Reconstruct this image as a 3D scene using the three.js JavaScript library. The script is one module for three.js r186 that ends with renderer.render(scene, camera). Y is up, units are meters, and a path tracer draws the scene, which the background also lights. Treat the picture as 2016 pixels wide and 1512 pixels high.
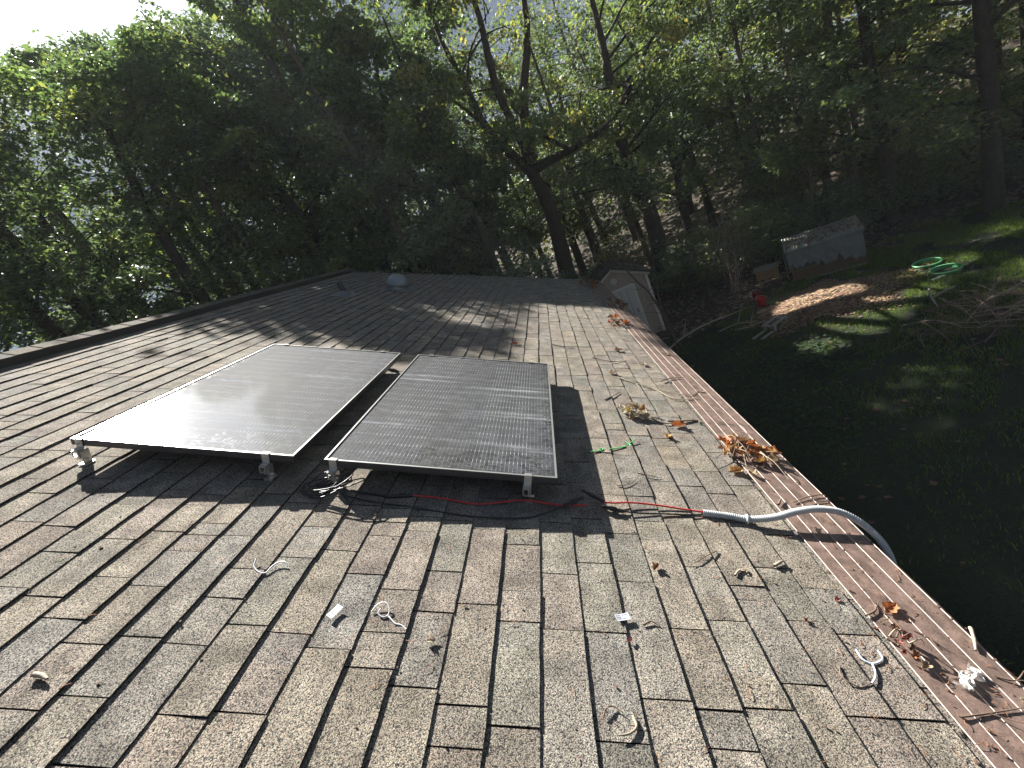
import * as THREE from 'three';
import { mergeGeometries, toCreasedNormals } from 'three/addons/utils/BufferGeometryUtils.js';
import { createNoise3D } from 'simplex-noise';

// ---------------------------------------------------------------- camera, sky, sun, exposure
const scene = new THREE.Scene();
const renderer = new THREE.WebGLRenderer({ antialias: true });
renderer.setSize(1024, 768);
renderer.toneMapping = THREE.LinearToneMapping;
renderer.toneMappingExposure = 3.8;
renderer.shadowMap.enabled = true;

const PITCH = 28 * Math.PI / 180, CS = Math.cos(PITCH), SN = Math.sin(PITCH);   // slope of the roof
const OX = -0.596229, OY = 3.448657;                                            // roof point under the camera
const roofBasis = (u, n, w) => new THREE.Vector3(u * CS + n * SN, -u * SN + n * CS, -w);
const roofPt = (u, w, n = 0) => roofBasis(u, n, w).add(new THREE.Vector3(OX, OY, 0));

const camera = new THREE.PerspectiveCamera(85.29, 1024 / 768, 0.05, 400);
camera.position.set(0, 4.57, 0);
{
  const right = roofBasis(0.99682772, 0.05569429, 0.05685634), up = roofBasis(-0.07258363, 0.92921486, 0.36234151);
  const back = right.clone().cross(up);
  camera.quaternion.setFromRotationMatrix(new THREE.Matrix4().makeBasis(right, up, back));
}
scene.add(camera);

const SUN = roofBasis(-0.693, 0.375, 0.616).normalize();
{
  const W = 1024, H = 512, px = new Float32Array(W * H * 4), d = new THREE.Vector3();
  for (let j = 0; j < H; j++) for (let i = 0; i < W; i++) {
    const el = ((j + 0.5) / H - 0.5) * Math.PI, az = ((i + 0.5) / W - 0.5) * 2 * Math.PI;
    d.set(Math.cos(el) * Math.cos(az), Math.sin(el), Math.cos(el) * Math.sin(az));
    const ang = Math.acos(Math.min(1, d.dot(SUN))) * 180 / Math.PI, h = Math.max(0, d.y);
    const k = Math.pow(1 - h, 2.2);
    let r = 0.022 + 0.056 * k, g = 0.033 + 0.06 * k, b = 0.057 + 0.058 * k;
    const glow = 0.5 * Math.exp(-Math.pow(ang / 15, 4)) + 1.2 * Math.exp(-ang / 3) + 0.06 * Math.exp(-ang / 25);
    r += glow * 0.97; g += glow; b += glow * 1.04;
    const o = (j * W + i) * 4;
    px[o] = r; px[o + 1] = g; px[o + 2] = b; px[o + 3] = 1;
  }
  const sky = new THREE.DataTexture(px, W, H, THREE.RGBAFormat, THREE.FloatType);
  sky.mapping = THREE.EquirectangularReflectionMapping;
  sky.magFilter = sky.minFilter = THREE.LinearFilter;
  sky.needsUpdate = true;
  scene.background = sky; scene.environment = sky;
}
const sun = new THREE.DirectionalLight(new THREE.Color(1, 0.955, 0.885), 5);
sun.position.copy(SUN).multiplyScalar(60).add(new THREE.Vector3(0, 2, -8));
sun.target.position.set(0, 2, -8);
sun.castShadow = true;
Object.assign(sun.shadow.camera, { left: -30, right: 30, top: 30, bottom: -30, near: 1, far: 140 });
sun.shadow.mapSize.set(4096, 4096);
scene.add(sun, sun.target);

scene.fog = new THREE.FogExp2(0xdfe6ee, 0.001);

// ---------------------------------------------------------------- helpers
function rng(seed) {
  let a = seed >>> 0;
  return () => { a = (a + 0x6D2B79F5) >>> 0; let t = Math.imul(a ^ (a >>> 15), 1 | a); t = (t + Math.imul(t ^ (t >>> 7), 61 | t)) ^ t; return ((t ^ (t >>> 14)) >>> 0) / 4294967296; };
}
const R0 = rng(11), noise = createNoise3D(rng(5));
const lerp = (a, b, t) => a + (b - a) * t, clamp = (x, a, b) => Math.min(b, Math.max(a, x));
const sstep = (a, b, x) => { const t = clamp((x - a) / (b - a), 0, 1); return t * t * (3 - 2 * t); };
const gauss = (r) => (r() + r() + r() + r() - 2) * 1.0;
const V = (x, y, z) => new THREE.Vector3(x, y, z);
const used = {};
function numbered(name) { const k = used[name] = (used[name] ?? -1) + 1; return k ? name + '_' + String(k).padStart(3, '0') : name; }
function tag(o, label, category, group, kind) {
  Object.assign(o.userData, { label, category });
  if (group) o.userData.group = group;
  if (kind) o.userData.kind = kind;
  return o;
}
function thing(name, label, category, pos, group) {
  const o = new THREE.Group(); o.name = numbered(name); o.position.copy(pos); scene.add(o);
  return tag(o, label, category, group);
}
function mesh(name, geo, m, parent) {
  const o = new THREE.Mesh(geo, m); o.name = parent === scene ? numbered(name) : name;
  o.castShadow = o.receiveShadow = true; parent.add(o); return o;
}
function structure(name, geo, m, label) { const o = mesh(name, geo, m, scene); o.userData.kind = 'structure'; if (label) o.userData.label = label; return o; }
const roofTurn = new THREE.Quaternion().setFromAxisAngle(V(0, 0, 1), -PITCH);
function onRoof(name, label, category, u, w, n = 0, turn = 0, group) {
  const o = thing(name, label, category, roofPt(u, w, n), group);
  o.quaternion.copy(roofTurn).multiply(new THREE.Quaternion().setFromAxisAngle(V(0, 1, 0), turn));
  return o;
}
const box = (sx, sy, sz, x = 0, y = 0, z = 0) => new THREE.BoxGeometry(sx, sy, sz).translate(x, y, z);
function tube(pts, radius, sides = 6, seg = 0, closed = false) {
  const c = new THREE.CatmullRomCurve3(pts.map((p) => p.isVector3 ? p : V(...p)), closed, 'centripetal');
  return new THREE.TubeGeometry(c, seg || Math.max(6, pts.length * 5), radius, sides, closed);
}
// swept tube with a radius that changes along its way
function taper(pts, radii, sides = 7, seg = 12, wob = 0, seed = 1) {
  const c = new THREE.CatmullRomCurve3(pts, false, 'centripetal'), fr = c.computeFrenetFrames(seg, false);
  const pos = [], uv = [], idx = [], nor = [];
  for (let i = 0; i <= seg; i++) {
    const t = i / seg, p = c.getPoint(t), f = t * (radii.length - 1), k = Math.min(radii.length - 2, Math.floor(f)), rad = lerp(radii[k], radii[k + 1], f - k);
    for (let j = 0; j <= sides; j++) {
      const a = j / sides * 2 * Math.PI, cx = Math.cos(a), sx = Math.sin(a);
      const n = fr.normals[i].clone().multiplyScalar(cx).addScaledVector(fr.binormals[i], sx);
      const rr = rad * (1 + wob * noise(cx * 1.3 + seed, sx * 1.3, t * 6));
      pos.push(p.x + n.x * rr, p.y + n.y * rr, p.z + n.z * rr); nor.push(n.x, n.y, n.z); uv.push(j / sides * rad * 6, t * c.getLength());
    }
  }
  for (let i = 0; i < seg; i++) for (let j = 0; j < sides; j++) { const a = i * (sides + 1) + j, b = a + sides + 1; idx.push(a, a + 1, b, b, a + 1, b + 1); }
  const g = new THREE.BufferGeometry();
  g.setAttribute('position', new THREE.Float32BufferAttribute(pos, 3)); g.setAttribute('normal', new THREE.Float32BufferAttribute(nor, 3));
  g.setAttribute('uv', new THREE.Float32BufferAttribute(uv, 2)); g.setIndex(idx); return g;
}
// bag of quads with uv and vertex colours
class Bag {
  constructor() { this.p = []; this.u = []; this.c = []; this.i = []; }
  v(x, y, z, u, v, c) { this.p.push(x, y, z); this.u.push(u, v); this.c.push(c[0], c[1], c[2]); return this.p.length / 3 - 1; }
  quad(a, b, c, d) { this.i.push(a, b, c, a, c, d); }
  geo() {
    const g = new THREE.BufferGeometry();
    g.setAttribute('position', new THREE.Float32BufferAttribute(this.p, 3)); g.setAttribute('uv', new THREE.Float32BufferAttribute(this.u, 2));
    g.setAttribute('color', new THREE.Float32BufferAttribute(this.c, 3)); g.setIndex(this.i);
    const f = g.toNonIndexed(); f.computeVertexNormals(); return f;
  }
}
function tex(N, M, fn, srgb, rep) {
  const a = new Uint8Array(N * M * 4);
  for (let j = 0; j < M; j++) for (let i = 0; i < N; i++) { const c = fn(i, j), o = (j * N + i) * 4; a[o] = clamp(c[0], 0, 255); a[o + 1] = clamp(c[1], 0, 255); a[o + 2] = clamp(c[2], 0, 255); a[o + 3] = 255; }
  const t = new THREE.DataTexture(a, N, M); t.wrapS = t.wrapT = THREE.RepeatWrapping; t.magFilter = t.minFilter = THREE.LinearFilter;
  if (srgb) t.colorSpace = THREE.SRGBColorSpace; if (rep) t.repeat.set(rep, rep); t.needsUpdate = true; return t;
}
// periodic value noise
function valueNoise(N, seed) {
  const r = rng(seed), g = Float32Array.from({ length: N * N }, () => r());
  return (x, y) => {
    const xi = Math.floor(x), yi = Math.floor(y), fx = x - xi, fy = y - yi, sx = fx * fx * (3 - 2 * fx), sy = fy * fy * (3 - 2 * fy);
    const at = (i, j) => g[((j % N + N) % N) * N + ((i % N + N) % N)];
    return lerp(lerp(at(xi, yi), at(xi + 1, yi), sx), lerp(at(xi, yi + 1), at(xi + 1, yi + 1), sx), sy);
  };
}
const std = (color, rough = 0.8, extra = {}) => new THREE.MeshStandardMaterial({ color: new THREE.Color().setRGB(...color), roughness: rough, side: THREE.DoubleSide, ...extra });

// ---------------------------------------------------------------- materials
const n16 = valueNoise(16, 21), n64 = valueNoise(64, 22), n256 = valueNoise(256, 23);
// shingle granules: grains of a few colours, 1 m a side
const granuleHeight = new Float32Array(1024 * 1024);
const granules = (() => {
  const N = 1024, col = new Float32Array(N * N * 3).fill(60), r = rng(31);
  const kinds = [[180, 168, 148], [164, 152, 135], [148, 136, 121], [126, 115, 104], [100, 93, 86], [194, 183, 163], [153, 147, 135], [172, 150, 137]];
  for (let k = 0; k < 260000; k++) {
    const x = r() * N, y = r() * N, rad = 0.7 + r() * 1.2, c = kinds[Math.floor(r() * kinds.length)], h = 0.3 + 0.7 * r();
    for (let j = -3; j <= 3; j++) for (let i = -3; i <= 3; i++) {
      const d = Math.hypot(i, j); if (d > rad) continue;
      const o = (((y + j + N) | 0) % N) * N + (((x + i + N) | 0) % N);
      col[o * 3] = c[0]; col[o * 3 + 1] = c[1]; col[o * 3 + 2] = c[2]; granuleHeight[o] = h * (1 - 0.5 * (d / rad) ** 2);
    }
  }
  return tex(N, N, (i, j) => { const o = (j * N + i) * 3, f = 0.86 + 0.28 * n16(i / 64, j / 64); return [col[o] * f * 0.955, col[o + 1] * f * 0.995, col[o + 2] * f * 1.05]; }, true);
})();
const granuleBump = tex(1024, 1024, (i, j) => { const h = granuleHeight[j * 1024 + i] * 255; return [h, h, h]; });
const mShingle = new THREE.MeshPhysicalMaterial({ map: granules, bumpMap: granuleBump, bumpScale: 0.001, roughness: 0.95, specularIntensity: 0.25, vertexColors: true, side: THREE.DoubleSide });
const mFelt = std([0.02, 0.02, 0.02], 0.95);
const barkTex = tex(256, 512, (i, j) => { const v = 0.35 + 0.4 * n64(i / 4, j / 26) + 0.35 * n256(i / 2, j / 5); const f = 150 * v; return [f, f * 0.93, f * 0.84]; }, true);
const bark = (c, r = 0.95) => new THREE.MeshStandardMaterial({ color: new THREE.Color().setRGB(...c), map: barkTex, bumpMap: barkTex, bumpScale: 0.02, roughness: r });
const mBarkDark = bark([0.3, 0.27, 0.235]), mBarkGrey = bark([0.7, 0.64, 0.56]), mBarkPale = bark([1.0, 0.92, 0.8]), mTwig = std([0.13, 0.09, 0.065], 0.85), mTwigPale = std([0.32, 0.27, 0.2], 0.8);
const mLeafGreen = new THREE.MeshPhysicalMaterial({ vertexColors: true, roughness: 0.92, transmission: 0.55, thickness: 0, clearcoat: 0.25, clearcoatRoughness: 0.3, side: THREE.DoubleSide });
const mGrass = new THREE.MeshPhysicalMaterial({ vertexColors: true, roughness: 1, transmission: 0.4, thickness: 0, specularIntensity: 0.2, side: THREE.DoubleSide });
const mDryLeaf = new THREE.MeshPhysicalMaterial({ vertexColors: true, roughness: 0.95, transmission: 0.3, thickness: 0, side: THREE.DoubleSide });
const guardTex = tex(512, 512, (i, j) => { const a = n16(i / 32, j / 32), b = n64(i / 8, j / 8), c = n256(i / 2, j / 2); const f = 0.72 + 0.3 * a + 0.2 * (b - 0.5) + 0.22 * (c - 0.5), d = b > 0.8 ? 0.78 : 1; return [164 * f * d, 139 * f * d, 126 * f * d]; }, true, 2);
const mGuard = std([0.56, 0.55, 0.55], 0.6, { map: guardTex });
const mRib = std([0.42, 0.34, 0.3], 0.5);
const mAlu = std([0.62, 0.62, 0.6], 0.38, { metalness: 0.85 });
const mFrame = std([0.1, 0.1, 0.11], 0.3, { metalness: 0.75 });
const mBlack = std([0.012, 0.012, 0.013], 0.38), mRed = std([0.5, 0.03, 0.03], 0.45), mConduit = std([0.4, 0.42, 0.42], 0.45), mClear = std([0.62, 0.66, 0.64], 0.15);
const mWhite = std([0.6, 0.61, 0.63], 0.4), mGreenPlastic = std([0.1, 0.55, 0.16], 0.4);
const mWood = std([0.36, 0.24, 0.13], 0.8, { map: tex(256, 256, (i, j) => { const v = 150 + 80 * n64(i / 4, j / 40) + 30 * n256(i, j / 10); return [v, v * 0.92, v * 0.8]; }, true) });

// ---------------------------------------------------------------- where the sun gets through to the place
const DUN = -0.693 / 0.375, DWN = 0.616 / 0.375, DXY = SUN.x / SUN.y, DZY = SUN.z / SUN.y;
const sunlitGround = [[5.5, -10.3, 1.05, 0.8, 1], [5.75, -8.95, 1.3, 0.6, 1], [4.75, -8.5, 1.0, 0.45, 1], [7.6, -9.95, 0.75, 0.55, 0.95], [2.66, -10.6, 0.55, 0.25, 0.8], [4.2, -10.5, 0.3, 0.3, 0.6],
  [5.75, -13.6, 0.8, 0.7, 0.8], [9.4, -10.6, 1.4, 0.5, 0.8], [6.9, -9.3, 0.9, 0.4, 0.9], [8.7, -8.6, 0.8, 0.25, 0.6], [7.0, -12.2, 0.5, 0.7, 0.6]];
function sunShare(x, y, z) {      // 1 where the sun reaches the lit part of the roof or a lit patch of the yard past this point
  const rx = x - OX, ry = y - OY, u = rx * CS - ry * SN, n = rx * SN + ry * CS, w = -z;
  if (n > 0.3) {
    const u0 = u - n * DUN, w0 = w - n * DWN, e = 0.22 * noise(u0 * 1.1, w0 * 1.1, 3);
    if (u0 > -4.6 && u0 < 1.68 && w0 > -2.5) {
      const far = u0 > 0.1 ? 7.0 : u0 > -0.6 ? lerp(3.9, 7.0, sstep(-0.25, 0.15, u0)) : u0 < -2.4 ? 3.2 : 3.5;
      if (w0 < far + e) return u0 < -2.8 ? 0.85 : 1;
      if (u0 > -1.1 && w0 > 5.0 && w0 < 7.0) return 0.75;
      if (u0 > -0.2 && w0 < 9.6 && noise(u0 * 0.9, w0 * 2.2, 8) > 0.25) return 0.8;
    }
  }
  const hd = Math.hypot(x, z), az = Math.atan2(x, -z) * 57.3;
  if (az > -62 && az < -22 && y < 4.6 + hd * 0.69 && y > 4.6 + hd * (0.575 + 0.03 * noise(az * 0.12, hd * 0.15, 5) + 0.012 * Math.max(0, Math.abs(az + 37) - 9))) return 1;
  const gx = x - y * DXY, gz = z - y * DZY;
  let s = 0;
  if (y > 10 && (gz < -7.8 || gx < -3.2) && noise(gx * 0.5, gz * 0.5, 44) > 0.05) s = 0.8;
  if (y > 7.5 && (gx > 3.5 || gz < -12.5) && noise(gx * 0.55, gz * 0.55, 41) > -0.05) s = 0.85;
  for (const [cx, cz, rx_, rz, k] of sunlitGround) { let q = ((gx - cx) / rx_) ** 2 + ((gz - cz) / rz) ** 2; if (q > 1.6) continue; q += 0.5 * noise(gx * 1.6, gz * 1.6, 1); if (q < 1) s = Math.max(s, k); }
  return s;
}

// ---------------------------------------------------------------- ground
function groundY(x, z) {
  const away = sstep(0, 26, (x - 9.5) * 0.75 + (-z - 13) * 0.55);
  return 4.0 * away + 0.10 * noise(x * 0.35, z * 0.35, 2) * sstep(8, 14, Math.hypot(x - 2, z + 4)) + 0.16 * Math.exp(-(((x - 5.5) / 1.2) ** 2 + ((z + 10.4) / 1.0) ** 2));
}
const wood = (x, z) => clamp(Math.max(sstep(-11.2, -13.5, z + 0.45 * noise(x * 0.5, z * 0.5, 4) + 0.12 * (x - 6)), sstep(10.0, 11.6, x + 0.4 * noise(x, z, 6)), sstep(1.2, -1, x)), 0, 1);
const hay = (x, z) => sstep(1.4, 0.5, Math.hypot((x - 5.5) / 1.35, (z + 10.5) / 1.1) + 0.4 * noise(x * 1.1, z * 1.1, 9));
{
  const N = 200, xs = [], zs = [];
  for (let i = 0; i <= N; i++) { const t = i / N * 2 - 1; xs.push(5 + Math.sign(t) * Math.pow(Math.abs(t), 1.7) * 120); zs.push(-9 + Math.sign(t) * Math.pow(Math.abs(t), 1.7) * 120); }
  const b = new Bag();
  for (const z of zs) for (const x of xs) {
    const f = wood(x, z), h = hay(x, z), k = 0.85 + 0.3 * noise(x * 0.8, z * 0.8, 7);
    const g = [0.045 * k, 0.07 * k, 0.015 * k], l = [0.13 * k, 0.085 * k, 0.05 * k], s = [0.26 * k, 0.17 * k, 0.09 * k];
    b.v(x, groundY(x, z), z, x, z, [0, 1, 2].map((q) => lerp(lerp(g[q], l[q], f), s[q], h)));
  }
  for (let j = 0; j < N; j++) for (let i = 0; i < N; i++) { const a = j * (N + 1) + i; b.quad(a, a + N + 1, a + N + 2, a + 1); }
  const g = new THREE.BufferGeometry();
  g.setAttribute('position', new THREE.Float32BufferAttribute(b.p, 3)); g.setAttribute('uv', new THREE.Float32BufferAttribute(b.u, 2)); g.setAttribute('color', new THREE.Float32BufferAttribute(b.c, 3)); g.setIndex(b.i); g.computeVertexNormals();
  const dirt = tex(512, 512, (i, j) => { const v = 70 + 110 * n256(i / 2, j / 2) + 75 * n64(i / 8, j / 8); return [v, v, v]; }, true);
  structure('ground', g, new THREE.MeshStandardMaterial({ map: dirt, bumpMap: dirt, bumpScale: 0.03, vertexColors: true, roughness: 0.97 }), 'shaded grass yard running into the leaf covered floor of the wood');
}

// ---------------------------------------------------------------- house with its shingled roof
const farEdge = (u) => 9.343 + (u + 4.072) * 0.238;
const RIDGE = -4.12, NEAR = -0.9;
const house = thing('house', 'house with the brown shingled roof that carries the solar panels', 'house', V(0, 0, 0));
{
  const ridgeP = roofPt(RIDGE, 0), eave = roofPt(1.52, 0, -0.16), backX = 2 * ridgeP.x - eave.x;
  const sh = new THREE.Shape([[eave.x - 0.25, 0], [eave.x - 0.25, eave.y + 0.1], [ridgeP.x, ridgeP.y - 0.2], [backX + 0.25, eave.y + 0.1], [backX + 0.25, 0]].map((p) => new THREE.Vector2(...p)));
  const g = new THREE.ExtrudeGeometry(sh, { depth: 10, bevelEnabled: false }).translate(0, 0, -9.0);
  mesh('wall', g, std([0.42, 0.4, 0.36], 0.85), house);
  // rear slope
  const len = Math.hypot(ridgeP.x - backX, ridgeP.y - eave.y) + 0.1;
  const rear = new THREE.BoxGeometry(len, 0.1, 10.6); rear.translate(-len / 2, -0.055, 0); rear.rotateZ(PITCH); rear.translate(ridgeP.x, ridgeP.y, -4.3);
  mesh('rear_roof', rear, std([0.16, 0.14, 0.12], 0.9), house);

  const roof = mesh('roof', (() => {
    const s = new THREE.Shape([[RIDGE, -NEAR * -1], [1.5, NEAR], [1.5, farEdge(1.5)], [RIDGE, farEdge(RIDGE)]].map((p) => new THREE.Vector2(p[0], p[1])));
    const d = new THREE.ExtrudeGeometry(s, { depth: 0.12, bevelEnabled: false });
    d.rotateX(-Math.PI / 2); d.translate(0, -0.124, 0); return d;
  })(), mFelt, house);
  roof.position.set(OX, OY, 0); roof.quaternion.copy(roofTurn);

  // shingles: local x = down the slope, y = off the roof, z = minus along the eave
  const E = 0.1455, tabs = [], r = rng(77);
  const tints = [[0.76, 0.72, 0.66], [0.75, 0.70, 0.65], [0.78, 0.74, 0.67], [0.72, 0.705, 0.67], [0.705, 0.705, 0.65], [0.745, 0.69, 0.65], [0.79, 0.75, 0.67], [0.69, 0.68, 0.655]];
  for (let k = -29; k <= 9; k++) {
    const ub = 0.104 + k * E + (r() - 0.5) * 0.004;
    if (ub < RIDGE + 0.16) continue;
    let w = NEAR - r() * 0.3; const wEnd = farEdge(ub);
    const lift0 = noise(k * 3.1, 0, 0);
    while (w < wEnd - 0.02) {
      const q = r(), L = q < 0.18 ? 0.06 + r() * 0.07 : q < 0.75 ? 0.16 + r() * 0.16 : 0.3 + r() * 0.15;
      const w1 = Math.min(w + L, wEnd);
      tabs.push({ ub: ub + (r() - 0.5) * 0.005, w0: w + 0.0024, w1: w1 - 0.0024, t: (r() < 0.5 ? 0.0105 : 0.0068) + r() * 0.002, tint: tints[Math.floor(r() * tints.length)], f: 0.95 + 0.1 * r(), seed: r() * 100 });
      w = w1;
    }
  }
  function tabInto(b, s) {
    const rr = rng(s.seed * 1000 | 0), n = clamp(Math.ceil((s.w1 - s.w0) / 0.05), 2, 8), up = s.ub - E - 0.025, cut = rr() < 0.6 ? 1 + Math.floor(rr() * (n - 1)) : n, f2 = 0.92 + 0.13 * rr(), hue = (rr() - 0.5) * 0.08;
    const edge = []; for (let i = 0; i <= n; i++) edge.push([lerp(s.w0, s.w1, i / n) + (i && i < n ? 0 : (rr() - 0.5) * 0.002), s.ub + (rr() - 0.5) * 0.0028, s.t + (rr() - 0.5) * 0.0012]);
    for (let i = 0; i < n; i++) {
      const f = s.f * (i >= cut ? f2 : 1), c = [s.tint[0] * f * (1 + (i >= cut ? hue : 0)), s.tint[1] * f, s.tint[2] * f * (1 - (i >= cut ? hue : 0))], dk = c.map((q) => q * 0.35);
      const [wa, ua, na] = edge[i], [wb, ub, nb] = edge[i + 1], o = s.seed;
      const v = (x, y, w, c2, dv = 0) => b.v(x, y, -w, x + o, w + o * 0.7 + dv, c2);
      b.quad(v(up, 0.0006, wa, c), v(ua, na, wa, c), v(ub, nb, wb, c), v(up, 0.0006, wb, c));
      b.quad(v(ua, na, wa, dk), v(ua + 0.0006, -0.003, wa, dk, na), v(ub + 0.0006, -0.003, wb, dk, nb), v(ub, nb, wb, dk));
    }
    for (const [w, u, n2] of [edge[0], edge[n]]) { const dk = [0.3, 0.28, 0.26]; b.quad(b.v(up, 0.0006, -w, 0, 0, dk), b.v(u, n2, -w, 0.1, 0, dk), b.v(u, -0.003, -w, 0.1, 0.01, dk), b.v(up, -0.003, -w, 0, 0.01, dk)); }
  }
  const cam = camera.position, inv = camera.quaternion.clone().invert(), show = (s) => {
    const p = roofPt(s.ub - 0.07, (s.w0 + s.w1) / 2).sub(cam).applyQuaternion(inv), z = -p.z; if (z < 0.2) return 0;
    const x = p.x / z, y = p.y / z; return Math.abs(x) < 1.26 && Math.abs(y) < 0.95 ? (s.w1 - s.w0) * E / (z * z * z) : 0;
  };
  tabs.forEach((s) => { s.a = show(s); }); tabs.sort((a, b) => b.a - a.a);
  tabs.slice(0, 300).forEach((s) => { const b = new Bag(); tabInto(b, s); mesh('shingle', b.geo(), mShingle, roof); });
  { const b = new Bag(); tabs.slice(300).forEach((s) => tabInto(b, s)); const m = mesh('shingle_field', b.geo(), mShingle, roof); m.userData.kind = 'stuff'; }

  // ridge vent with its cap shingles
  const ridge = new THREE.Group(); ridge.name = 'ridge_cap'; ridge.position.copy(roof.position); ridge.quaternion.copy(roofTurn); house.add(ridge);
  const L = farEdge(RIDGE) - NEAR;
  const prof = new THREE.Shape([[-0.3, -0.16], [0, 0.0], [0.12, 0.0], [0.12, 0.062], [0.0, 0.07], [-0.3, -0.09]].map((p) => new THREE.Vector2(...p)));
  mesh('ridge_vent', new THREE.ExtrudeGeometry(prof, { depth: L, bevelEnabled: false }).translate(RIDGE, 0, -farEdge(RIDGE)), std([0.05, 0.048, 0.045], 0.85), ridge);
  for (let w = NEAR; w < farEdge(RIDGE) - 0.1; w += 0.2) {
    const b = new Bag(), w1 = w + 0.225, c = tints[Math.floor(r() * tints.length)].map((q) => q * (0.5 + 0.12 * r()));
    const us = [[-0.28, -0.075], [0.0, 0.074], [0.128, 0.067]];
    for (let i = 0; i < 2; i++) b.quad(...[[us[i], w, 0.006], [us[i + 1], w, 0.006], [us[i + 1], w1, 0.001], [us[i], w1, 0.001]].map(([p, ww, dn]) => b.v(RIDGE + p[0], p[1] + dn, -ww, p[0] + w * 3, ww, c)));
    b.quad(...[[0.128, 0.073, w], [0.128, 0.062, w], [0.128, 0.062, w1], [0.128, 0.068, w1]].map(([x, y, ww]) => b.v(RIDGE + x, y, -ww, 0, ww, c)));
    mesh('cap_shingle', b.geo(), mShingle, ridge);
  }

  // gutter with leaf guard
  const gutter = new THREE.Group(); gutter.name = 'gutter'; gutter.position.copy(roof.position); gutter.quaternion.copy(roofTurn); house.add(gutter);
  const gEnd = 10.5, guardProf = [[1.295, 0.0095], [1.40, 0.0125], [1.50, 0.014], [1.595, 0.014], [1.618, 0.008], [1.63, -0.008], [1.626, -0.03]];
  let w = NEAR; let part = 0;
  for (const wSeam of [0.13, 1.49, 2.72, 4.05, 5.36, 6.7, 8.0, 9.3, gEnd]) {
    const b = new Bag(), dn = (part++ % 2) * 0.0022, du = (r() - 0.5) * 0.006, nseg = 6;
    for (let i = 0; i < guardProf.length - 1; i++) for (let k = 0; k < nseg; k++) {
      const wa = lerp(w, wSeam + 0.02, k / nseg), wb = lerp(w, wSeam + 0.02, (k + 1) / nseg), c = [1, 1, 1];
      const wav = (q) => 0.003 * noise(q * 1.4, 0.3, 4);
      b.quad(...[[guardProf[i], wa], [guardProf[i + 1], wa], [guardProf[i + 1], wb], [guardProf[i], wb]].map(([p, ww]) => b.v(p[0] + du + wav(ww), p[1] + dn, -ww, p[0] * 1.0, ww, c)));
    }
    mesh('guard_panel', b.geo(), mGuard, gutter);
    w = wSeam;
  }
  for (const [u, n] of [[1.298, 0.011], [1.362, 0.0128], [1.438, 0.0145], [1.522, 0.0158], [1.602, 0.0155]]) {
    const pts = []; for (let q = NEAR; q <= gEnd; q += 0.2) pts.push(V(u + 0.003 * noise(q * 1.4, 0.3, 4), n, -q));
    const g = tube(pts, 0.0023, 5, pts.length * 2); mesh('rib', g, mRib, gutter);
  }
  const trough = new THREE.Shape([[1.47, -0.02], [1.47, -0.15], [1.58, -0.15], [1.612, -0.035], [1.62, -0.035], [1.588, -0.158], [1.462, -0.158], [1.462, -0.02]].map((p) => new THREE.Vector2(...p)));
  mesh('trough', new THREE.ExtrudeGeometry(trough, { depth: gEnd - NEAR, bevelEnabled: false }).translate(0, 0, -gEnd), std([0.2, 0.13, 0.1], 0.5), gutter);
}

// ---------------------------------------------------------------- roof fittings
{
  const v = onRoof('roof_vent', 'round grey metal dome vent near the far edge of the roof', 'roof vent', -2.42, 7.5);
  const m = std([0.22, 0.25, 0.26], 0.4, { metalness: 0.4 });
  const pts = [[0.002, 0.27], [0.06, 0.262], [0.12, 0.235], [0.17, 0.19], [0.2, 0.135], [0.208, 0.09], [0.2, 0.08], [0.19, 0.085]].map((p) => new THREE.Vector2(...p));
  mesh('dome', new THREE.LatheGeometry(pts, 36), m, v);
  mesh('collar', new THREE.CylinderGeometry(0.15, 0.16, 0.1, 28).translate(0, 0.05, 0), m, v);
  mesh('flange', box(0.5, 0.006, 0.5, 0, 0.012, 0), m, v);
  const p = onRoof('vent_pipe', 'short dark plumbing pipe with its flashing left of the dome vent', 'vent pipe', -2.98, 6.6);
  mesh('pipe', new THREE.CylinderGeometry(0.045, 0.045, 0.22, 20, 1, true).rotateZ(PITCH).translate(-0.05, 0.1, 0), std([0.03, 0.035, 0.04], 0.5), p);
  mesh('flashing', mergeGeometries([box(0.36, 0.005, 0.42, 0, 0.012, 0), new THREE.CylinderGeometry(0.055, 0.11, 0.07, 20, 1, true).translate(-0.02, 0.045, 0)]), std([0.12, 0.13, 0.14], 0.5), p);
}

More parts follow.
